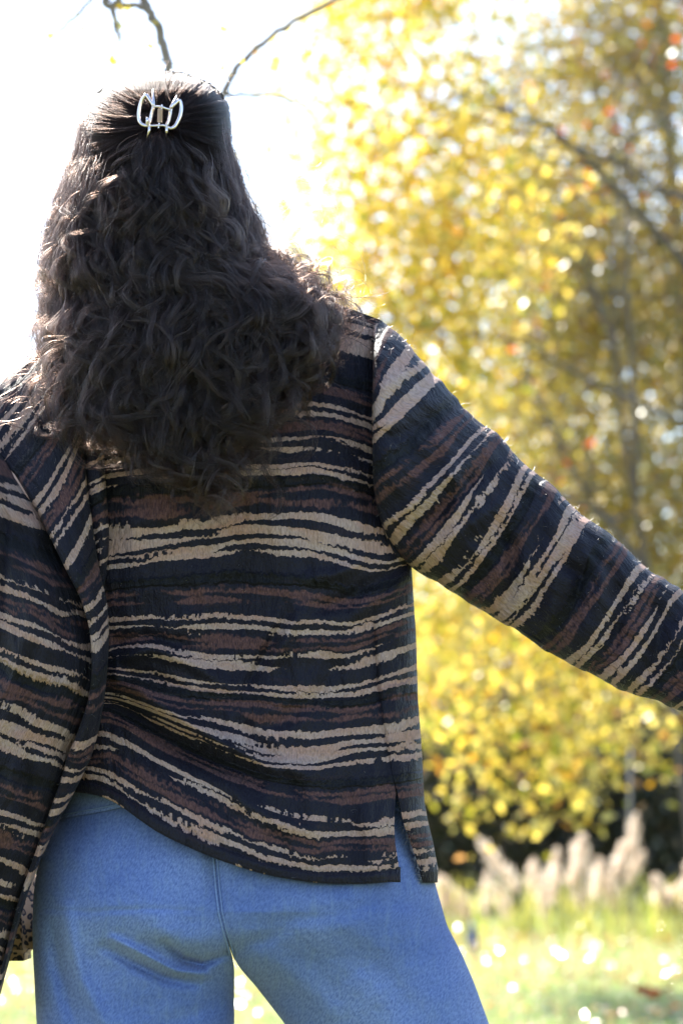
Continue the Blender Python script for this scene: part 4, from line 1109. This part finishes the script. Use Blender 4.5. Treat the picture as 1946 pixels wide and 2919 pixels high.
# E: heap on the right shoulder and side wisps
for i in range(90):
    x0 = rng.uniform(700, 800); y0 = rng.uniform(690, 800); x1 = rng.uniform(820, 1010); y1 = rng.uniform(830, 1080)
    t = np.linspace(0, 1, NP_); px = x0 + (x1 - x0) * t; py = y0 + (y1 - y0) * t ** 1.4
    lock_strands(px, py, rng.uniform(-0.012, 0.02), rng.integers(12, 26), rng.uniform(0.002, 0.0045), rng.uniform(0.006, 0.013), rng.uniform(0.04, 0.065), rng.uniform(0.3, 0.8), 1.6)
for i in range(26):
    side = rng.random() < 0.5
    y0 = rng.uniform(520, 640); y1 = y0 + rng.uniform(120, 300); t = np.linspace(0, 1, NP_)
    py = y0 + (y1 - y0) * t
    px = (smooth_xl(py) + rng.uniform(-6, 22)) if side else (smooth_xr(py) + rng.uniform(-25, 10))
    lock_strands(px, py, rng.uniform(0.0, 0.03), rng.integers(8, 18), 0.004, rng.uniform(0.008, 0.014), rng.uniform(0.05, 0.08), 0.6, 1.6)
for i in range(105):                         # loose ringlets at the tips
    s0 = rng.uniform(0.08, 0.95); by = float(bottom_y(s0)); y1 = by + rng.normal() * 30 - 8; y0 = y1 - rng.uniform(200, 380)
    px, py = flow(s0, np.clip(s0 + rng.normal() * 0.03, 0, 1), y0, y1, 0.03)
    lock_strands(px, py, rng.uniform(-0.012, 0.004), rng.integers(12, 26), rng.uniform(0.0014, 0.003), rng.uniform(0.006, 0.011), rng.uniform(0.06, 0.095), 0.25, 0.6, ringlets, 0.6)
for i in range(120):                         # and over the whole surface
    s0 = rng.uniform(0.05, 0.93); y0 = rng.uniform(430, 1000); y1 = y0 + rng.uniform(200, 420)
    y1 = min(y1, float(bottom_y(s0)))
    px, py = flow(s0, np.clip(s0 + rng.normal() * 0.08, 0, 1), y0, y1, 0.05)
    lock_strands(px, py, rng.uniform(-0.018, -0.006), rng.integers(20, 46), rng.uniform(0.002, 0.0042), rng.uniform(0.007, 0.014), rng.uniform(0.085, 0.14), 0.2, 0.5, ringlets, 0.4)
# F: flyaways
def flyaway(n, pxs, pys, spread, Ln, dY):
    t = np.linspace(0, 1, 26)
    x0 = pxs[:, None]; y0 = pys[:, None]
    a = rng.uniform(0, 6.28, (n, 1)); k = rng.normal(size=(n, 1)) * 2.5
    ang = a + k * t[None]
    st = Ln[:, None] / 26
    px = x0 + np.cumsum(np.cos(ang) * st, 1); py = y0 + np.cumsum(np.sin(ang) * st * 0.8, 1) + spread * t[None] ** 2
    strands.append(P(px, py, dY[:, None] + 0.01 * t[None] + hairY(np.clip(px, smooth_xl(py), smooth_xr(py)), py)))
n = 260; ys = rng.uniform(240, 1150, n); sd_ = rng.random(n) < 0.5
flyaway(n, np.where(sd_, smooth_xl(ys) + 12, smooth_xr(ys) - 12), ys, 20, rng.uniform(60, 170, n), rng.uniform(-0.005, 0.02, n))
n = 150; flyaway(n, rng.uniform(320, 630, n), rng.uniform(215, 262, n), 14, rng.uniform(50, 150, n), rng.uniform(-0.005, 0.02, n))
n = 320; flyaway(n, rng.uniform(740, 1000, n), rng.uniform(790, 960, n), 40, rng.uniform(60, 180, n), rng.uniform(-0.01, 0.02, n))
n = 500; xs_ = rng.uniform(150, 950, n); flyaway(n, xs_, rng.uniform(420, 1250, n), 60, rng.uniform(80, 260, n), rng.uniform(-0.016, -0.002, n))
n = 160; flyaway(n, rng.uniform(60, 250, n), rng.uniform(1020, 1240, n), 40, rng.uniform(60, 180, n), rng.uniform(-0.012, 0.0, n))

def hair_curves(name, strands, cols, ior, rough):
    sizes = []; pos = []; rad = []
    for a in strands:
        n, m = a.shape[:2]; sizes += [m] * n; pos.append(a.reshape(-1, 3))
        r = np.interp(np.linspace(0, 1, m), [0, 0.7, 1], [1.0, 0.9, 0.35])
        rad.append((np.clip(0.00010 * np.exp(rng.normal(size=(n, 1)) * 0.55), 0.00006, 0.0004) * r[None]).ravel())
    pos = np.concatenate(pos) - PO; rad = np.concatenate(rad)
    hc = bpy.data.hair_curves.new(name); hc.add_curves(sizes)
    hc.attributes['position'].data.foreach_set('vector', pos.astype(np.float32).ravel())
    ra = hc.attributes.get('radius') or hc.attributes.new('radius', 'FLOAT', 'POINT')
    ra.data.foreach_set('value', rad.astype(np.float32))
    m = bpy.data.materials.new('dark_brown_hair'); m.use_nodes = True; t = m.node_tree; t.nodes.clear(); q = NB(t)
    h = q.n('ShaderNodeBsdfHairPrincipled'); h.model = 'CHIANG'; h.parametrization = 'COLOR'
    inf = q.n('ShaderNodeHairInfo')
    q.l(q.ramp(inf.outputs['Random'], cols), h.inputs['Color'])
    h.inputs['IOR'].default_value = ior; h.inputs['Roughness'].default_value = rough; h.inputs['Radial Roughness'].default_value = 0.45; h.inputs['Coat'].default_value = 0.0
    o = q.n('ShaderNodeOutputMaterial'); q.l(h.outputs[0], o.inputs[0])
    hc.materials.append(m)
    ob = link(bpy.data.objects.new(name, hc), hair); ob['kind'] = 'stuff'
    print('HAIR strands', len(sizes), 'points', len(pos))
hair_curves('curled_strands', strands, [(0.0, (0.0042, 0.0024, 0.0019)), (0.55, (0.0105, 0.0058, 0.0043)), (0.85, (0.026, 0.0135, 0.0092)), (1.0, (0.055, 0.029, 0.019))], 1.34, 0.23)
hair_curves('ringlets', ringlets, [(0.0, (0.0055, 0.0034, 0.0028)), (0.6, (0.015, 0.0082, 0.0060)), (1.0, (0.058, 0.030, 0.019))], 1.42, 0.20)  # lighter than the locks beneath: highlights put into the strand colour
hair_curves('combed_strands', crown, [(0.0, (0.0055, 0.0036, 0.0032)), (0.6, (0.011, 0.0066, 0.0054)), (1.0, (0.030, 0.017, 0.012))], 1.13, 0.45)

# ---- body (almost wholly hidden by hair and clothes) -----------------------------
def skin_mesh(name, verts, edges, radii, root, mat, parent, sub=2):
    me = bpy.data.meshes.new(name + '_skel'); me.from_pydata([tuple(v) for v in verts], edges, [])
    o = bpy.data.objects.new(name + '_skel', me); COL.objects.link(o)
    md = o.modifiers.new('skin', 'SKIN'); md.use_smooth_shade = True
    for i, r in enumerate(radii):
        sv = me.skin_vertices[0].data[i]; sv.radius = (r, r) if np.ndim(r) == 0 else tuple(r); sv.use_root = (i == root)
    ms = o.modifiers.new('sub', 'SUBSURF'); ms.levels = sub; ms.render_levels = sub
    dg = bpy.context.evaluated_depsgraph_get(); ev_ = o.evaluated_get(dg)
    me2 = bpy.data.meshes.new_from_object(ev_); me2.name = name
    bpy.data.objects.remove(o)
    me2.materials.clear(); me2.materials.append(mat)
    for p in me2.polygons: p.use_smooth = True
    return link(bpy.data.objects.new(name, me2), parent)

def body():
    v = []; e = []; r = []
    def add(px, py, Y, rad, par=None):
        v.append(P(px, py, Y) - PO); r.append(rad)
        if par is not None: e.append((par, len(v) - 1))
        return len(v) - 1
    pel = add(650, 2340, 0.0, 0.075)
    wst = add(650, 2000, 0.0, 0.078, pel); che = add(630, 1500, 0.0, 0.085, wst); up = add(590, 1120, 0.0, 0.06, che)
    nk = add(540, 860, 0.015, 0.042, up); nk2 = add(490, 700, 0.02, 0.045, nk); hd = add(455, 540, 0.025, 0.062, nk2); hd2 = add(448, 430, 0.025, 0.066, hd); hd3 = add(448, 320, 0.03, 0.050, hd2)
    # right arm
    a = add(900, 1040, 0.0, 0.042, up); a = add(1080, 1110, 0.0, 0.042, a); a = add(1330, 1420, -0.005, 0.038, a); a = add(1620, 1650, -0.012, 0.034, a); a = add(2000, 1920, -0.022, 0.030, a); wr = add(2380, 2180, -0.032, 0.020, a)
    pl = add(2500, 2270, -0.034, (0.030, 0.014), wr)
    for dx, dy, ln, cu in ((60, -50, 1.0, 0.2), (85, -10, 1.12, 0.25), (90, 30, 1.05, 0.3), (80, 70, 0.85, 0.35)):
        f = add(2500 + dx, 2270 + dy, -0.036, 0.0095, pl); f = add(2500 + dx + 90 * ln, 2270 + dy + 60 * ln, -0.038, 0.0085, f); f = add(2500 + dx + 150 * ln, 2270 + dy + 115 * ln, -0.034, 0.0078, f); f = add(2500 + dx + 185 * ln, 2270 + dy + 165 * ln, -0.026, 0.006, f)
    f = add(2440, 2270, -0.045, 0.012, wr); f = add(2480, 2350, -0.055, 0.010, f); f = add(2530, 2410, -0.058, 0.007, f)
    # left arm
    a = add(290, 1100, 0.0, 0.042, up); a = add(110, 1180, -0.02, 0.042, a); a = add(70, 1500, -0.09, 0.040, a); a = add(70, 1800, -0.10, 0.038, a); a = add(20, 2250, -0.085, 0.032, a); wr = add(-60, 2760, -0.055, 0.020, a)
    pl = add(-85, 2930, -0.05, (0.014, 0.028), wr)
    for k, (dY, ln) in enumerate(((-0.022, 0.9), (-0.008, 1.05), (0.008, 1.1), (0.022, 1.0))):
        f = add(-95, 2990, -0.05 + dY, 0.0095, pl); f = add(-80, 2990 + 100 * ln, -0.05 + dY, 0.0085, f); f = add(-40, 2990 + 150 * ln, -0.045 + dY, 0.0078, f); f = add(0, 2990 + 140 * ln, -0.042 + dY, 0.006, f)
    f = add(-50, 2860, -0.015, 0.012, wr); f = add(-20, 2940, 0.0, 0.010, f); f = add(5, 3010, -0.005, 0.007, f)
    # legs
    for pts in (((400, 2600, 0.060), (385, 2900, 0.066), (385, 3450, 0.056), (380, 4000, 0.046), (385, 4600, 0.034)), ((900, 2600, 0.060), (1080, 2900, 0.066), (1290, 3450, 0.056), (1440, 4000, 0.046), (1580, 4600, 0.034))):
        p = pel
        for k, (x, y, rad) in enumerate(pts): p = add(x, y, 0.0 if k < 3 else (0.01 if x < 800 else 0.03), rad, p)
    b = skin_mesh('body', v, e, r, 0, M['skin'], person)
    return b
bd = body()
# face on the far side of the head: nose, eyes, mouth, ears as one small detail mesh under the body
def face():
    mb = MB(); c = P(448, 470, 0.0) - PO
    def ball(p, s, n=10):
        th = np.linspace(0, np.pi, n); ph = np.linspace(0, 2 * np.pi, n, endpoint=False)
        pts = np.array([[[p[0] + s[0] * math.sin(a) * math.cos(q), p[1] + s[1] * math.sin(a) * math.sin(q), p[2] + s[2] * math.cos(a)] for q in ph] for a in th])
        mb.add(pts.reshape(-1, 3), grid_faces(n, n, True))
    ball(c + [0, 0.09, -0.035], (0.013, 0.02, 0.022)); ball(c + [0, 0.078, -0.075], (0.024, 0.012, 0.008))
    ball(c + [-0.032, 0.078, 0.0], (0.014, 0.010, 0.008)); ball(c + [0.032, 0.078, 0.0], (0.014, 0.010, 0.008))
    ball(c + [0, 0.055, -0.06], (0.055, 0.045, 0.06)); ball(c + [0, 0.05, 0.02], (0.06, 0.045, 0.07))
    ball(c + [-0.068, 0.03, -0.02], (0.008, 0.018, 0.03)); ball(c + [0.068, 0.03, -0.02], (0.008, 0.018, 0.03))
    mb.build('face', M['skin'], bd)
face()
def shoe(px, yc):
    x, _, _ = P(px, 4650, yc) - PO
    n = 16; a = np.linspace(0, 2 * np.pi, n, endpoint=False); rows = []
    for z, l, w_, off in ((0.0, 0.125, 0.043, 0.05), (0.02, 0.13, 0.046, 0.05), (0.045, 0.122, 0.043, 0.045), (0.07, 0.085, 0.038, 0.012), (0.10, 0.055, 0.036, -0.005)):
        rows.append(np.stack([x + w_ * np.cos(a), yc + off + l * np.sin(a), np.full(n, z)], -1))
    rows = [rows[0] * 0 + rows[0].mean(0)] + rows
    grid_obj('shoe', np.array(rows), None, M['shoe'], person, True)
shoe(385, 0.01); shoe(1582, 0.06)

# ---- loose sunlit fibres of the cloth
def fibres():
    pos = []; sizes = []
    def scatter(ob, n, lo, hi):
        me = ob.data; nv = len(me.vertices); co = np.empty(nv * 3, np.float32); me.vertices.foreach_get('co', co); co = co.reshape(-1, 3)
        no = np.empty(nv * 3, np.float32); me.vertex_normals.foreach_get('vector', no); no = no.reshape(-1, 3)
        view = (co + PO) - np.array([0, CAM_Y, CAM_Z]); out = no * np.where((no * np.array([0, -1, 0.3])).sum(1) < -0.6, -1, 1)[:, None]
        idx = rng.integers(0, nv, n)
        for i in idx:
            L = rng.uniform(lo, hi); d = no[i] * rng.choice([-1.0, 1.0]) + rng.normal(size=3) * 0.9; d /= np.linalg.norm(d)
            c = rng.normal(size=3) * 0.6; t = np.linspace(0, 1, 6)[:, None]
            pos.append(co[i] + d * L * t + c * L * t * t); sizes.append(6)
    scatter(sleeve_r, 1700, 0.0015, 0.004); scatter(sleeve_l, 400, 0.0015, 0.004); scatter(sleeve_u, 500, 0.0015, 0.004); scatter(jacket, 500, 0.0015, 0.0035)
    v = np.linspace(742, 972, 110)                       # frayed slit edge
    x = ev(SLIT_V, v); y = rowy(v, x); Y = torsoY(x, y) + 0.004
    for q_ in P(x, y, Y) - PO:
        for k in range(1):
            d = np.array([rng.normal() - 0.3, -0.6, rng.normal() * 0.8]); L = rng.uniform(0.002, 0.006); t = np.linspace(0, 1, 6)[:, None]
            pos.append(q_ + d * L * t + rng.normal(size=3) * L * 0.4 * t * t); sizes.append(6)
    t = np.linspace(0, 1, 14)                             # one stray thread on the sleeve
    th = catmull(P(np.array([1405, 1425, 1440, 1448]), np.array([1268, 1262, 1255, 1243]), np.array([-0.03, -0.028, -0.02, -0.02])) - PO, 6); 
    for k in range(5): pos.append(th + rng.normal(size=3) * 0.0006); sizes.append(6)
    hc = bpy.data.hair_curves.new('loose_fibres'); hc.add_curves(sizes)
    hc.attributes['position'].data.foreach_set('vector', np.concatenate(pos).astype(np.float32).ravel())
    ra = hc.attributes.get('radius') or hc.attributes.new('radius', 'FLOAT', 'POINT'); ra.data.foreach_set('value', np.full(sum(sizes), 0.00007, np.float32))
    m = bpy.data.materials.new('cloth_fibre'); m.use_nodes = True; t_ = m.node_tree; t_.nodes.clear(); q = NB(t_)
    inf = q.n('ShaderNodeHairInfo'); h = q.n('ShaderNodeBsdfHairPrincipled'); h.model = 'CHIANG'; h.parametrization = 'COLOR'
    q.l(q.ramp(inf.outputs['Random'], [(0.0, (0.10, 0.07, 0.06)), (0.5, (0.30, 0.22, 0.17)), (1.0, (0.5, 0.42, 0.36))]), h.inputs['Color']); h.inputs['Roughness'].default_value = 0.4
    o = q.n('ShaderNodeOutputMaterial'); q.l(h.outputs[0], o.inputs[0]); hc.materials.append(m)
    ob = link(bpy.data.objects.new('loose_fibres', hc), jacket); ob['kind'] = 'stuff'
fibres()

# ---- hair claw clip ---------------------------------------------------------------
def claw():
    Yc = float(hairY(np.array(457.), np.array(330.))) - 0.026
    base = P(457, 330, Yc); root = link(bpy.data.objects.new('hair_claw', None)); root.location = base
    tag(root, 'small rose silver metal claw clip pinning up the dark hair', 'hair clip')
    def W3(pts, dY=0.0):
        p = np.array([(x, y, 0 if len(q) == 0 else q[0]) for x, y, *q in pts], float)
        return P(p[:, 0], p[:, 1], Yc + dY + p[:, 2]) - base
    def loop(pts, r, name, bow):
        p = W3([(x, y, bow * abs(x - 457) / 60) for x, y in pts + pts[:1]])
        q = catmull(p, 60); mb = MB(); mb.tube(q, r, 8); return mb.build(name, M['metal'], root)
    loop([(417, 270), (406, 284), (399, 306), (396, 328), (399, 348), (409, 357), (424, 358), (429, 342), (434, 320), (438, 303), (428, 286)], 0.0019, 'wing', 0.006)
    loop([(511, 285), (498, 297), (488, 308), (485, 325), (481, 345), (475, 359), (484, 366), (497, 362), (507, 346), (514, 328), (517, 308), (515, 292)], 0.0019, 'wing', 0.006)
    def bar(pts, r0, r1, name, mat='metal'):
        mb = MB(); q = catmull(W3(pts), 14); mb.tube(q, np.linspace(r0, r1, 14), 8); return mb.build(name, M[mat], root)
    bar([(436, 303, 0), (450, 304, -0.002), (462, 305, -0.003), (474, 310, -0.002), (487, 313, 0)], 0.0013, 0.0013, 'hinge_bar')
    bar([(424, 358, 0), (440, 359, -0.002), (455, 358, -0.003), (466, 358, -0.002), (478, 363, 0)], 0.0013, 0.0013, 'hinge_bar')
    bar([(462, 298, -0.003), (462, 306, -0.003), (458, 316, -0.003)], 0.0008, 0.0008, 'hinge_pin'); bar([(455, 346, -0.003), (453, 358, -0.003), (452, 366, -0.003)], 0.0008, 0.0008, 'hinge_pin')
    bar([(437, 306, 0), (433, 325, 0.001), (428, 352, 0.001)], 0.0014, 0.0012, 'wing_strut'); bar([(484, 316, 0), (483, 335, 0.001), (477, 358, 0.001)], 0.0014, 0.0012, 'wing_strut')
    t = np.linspace(0, 1, 130); k = 2 * np.pi * 10 * t
    ax = W3([(457, 311, -0.003), (456, 349, -0.003)]); cc = ax[0] + (ax[1] - ax[0]) * t[:, None] + 0.0021 * (np.cos(k)[:, None] * np.array([1, 0, 0]) + np.sin(k)[:, None] * np.array([0, 1, 0]))
    mb = MB(); mb.tube(cc, 0.00065, 6); mb.build('spring', M['spring'], root)
    for pts in ([(438, 302, 0), (438, 285, 0.001), (436, 268, 0.006), (437, 254, 0.014)], [(487, 308, 0), (494, 294, 0.001), (500, 282, 0.006), (504, 272, 0.013)], [(427, 360, 0), (425, 375, -0.001), (420, 392, 0.003), (411, 410, 0.010)], [(475, 362, 0), (475, 376, -0.0005), (474, 388, 0.004), (472, 400, 0.010)]):
        bar(pts, 0.0017, 0.0006, 'tooth')
    bar([(420, 336, -0.001), (421, 345, -0.002), (420, 355, 0)], 0.0016, 0.0016, 'clasp_knob')
claw()

# ---- leopard print bag carried in front of the hip ----------------------------------
def bag():
    m, t, b = newmat('leopard_print'); q = NB(t)
    pos = q.n('ShaderNodeTexCoord').outputs['Object']
    vo = q.n('ShaderNodeTexVoronoi'); vo.inputs['Scale'].default_value = 125.0; vo.inputs['Randomness'].default_value = 0.85
    wn = q.n('ShaderNodeTexNoise'); wn.inputs['Scale'].default_value = 90.0; q.l(pos, wn.inputs['Vector'])
    va = q.n('ShaderNodeVectorMath', operation='MULTIPLY_ADD'); q.l(wn.outputs['Color'], va.inputs[0]); va.inputs[1].default_value = (0.006,) * 3; q.l(pos, va.inputs[2]); q.l(va.outputs[0], vo.inputs['Vector'])
    ring = q.ramp(vo.outputs['Distance'], [(0.0, 0.35), (0.22, 0.55), (0.30, 1.0), (0.44, 1.0), (0.52, 0.0), (1.0, 0.0)])
    c = q.mix(ring, (0.42, 0.25, 0.11), (0.012, 0.008, 0.006))
    q.l(c, b.inputs['Base Color']); b.inputs['Roughness'].default_value = 0.7
    base = P(-10, 2735, 0.08); root = link(bpy.data.objects.new('handbag', None)); root.location = base
    tag(root, 'leopard print handbag hanging between the sleeve and the jeans', 'bag')
    c0 = P(-170, 2460, 0.08) - base; c1 = P(112, 2735, 0.08) - base
    wv, hv, dv = (c1[0] - c0[0]) / 2, (c0[2] - c1[2]) / 2, 0.045
    cx, cz = (c0[0] + c1[0]) / 2, (c0[2] + c1[2]) / 2
    bm = bmesh.new(); bmesh.ops.create_cube(bm, size=2.0)
    for v_ in bm.verts:
        top = v_.co.z > 0; v_.co.x = cx + v_.co.x * wv * (0.9 if top else 1.0); v_.co.y *= dv * (0.5 if top else 1.0); v_.co.z = cz + v_.co.z * hv
    bmesh.ops.bevel(bm, geom=bm.edges[:], offset=0.012, segments=3, affect='EDGES')
    me = bpy.data.meshes.new('bag_body'); bm.to_mesh(me); bm.free(); me.materials.append(m)
    for p_ in me.polygons: p_.use_smooth = True
    link(bpy.data.objects.new('bag_body', me), root)
    mb = MB(); hp = catmull([[cx - wv * 0.6, 0, cz + hv * 0.9], [cx - wv * 0.5, 0, cz + hv + 0.04], [cx, 0, cz + hv + 0.075], [cx + wv * 0.4, 0, cz + hv + 0.04], [cx + wv * 0.5, 0, cz + hv * 0.9]], 24)
    mb.tube(hp, 0.005, 8); mb.build('handle', M['shoe'], root)
bag()
print('SCENE DONE')
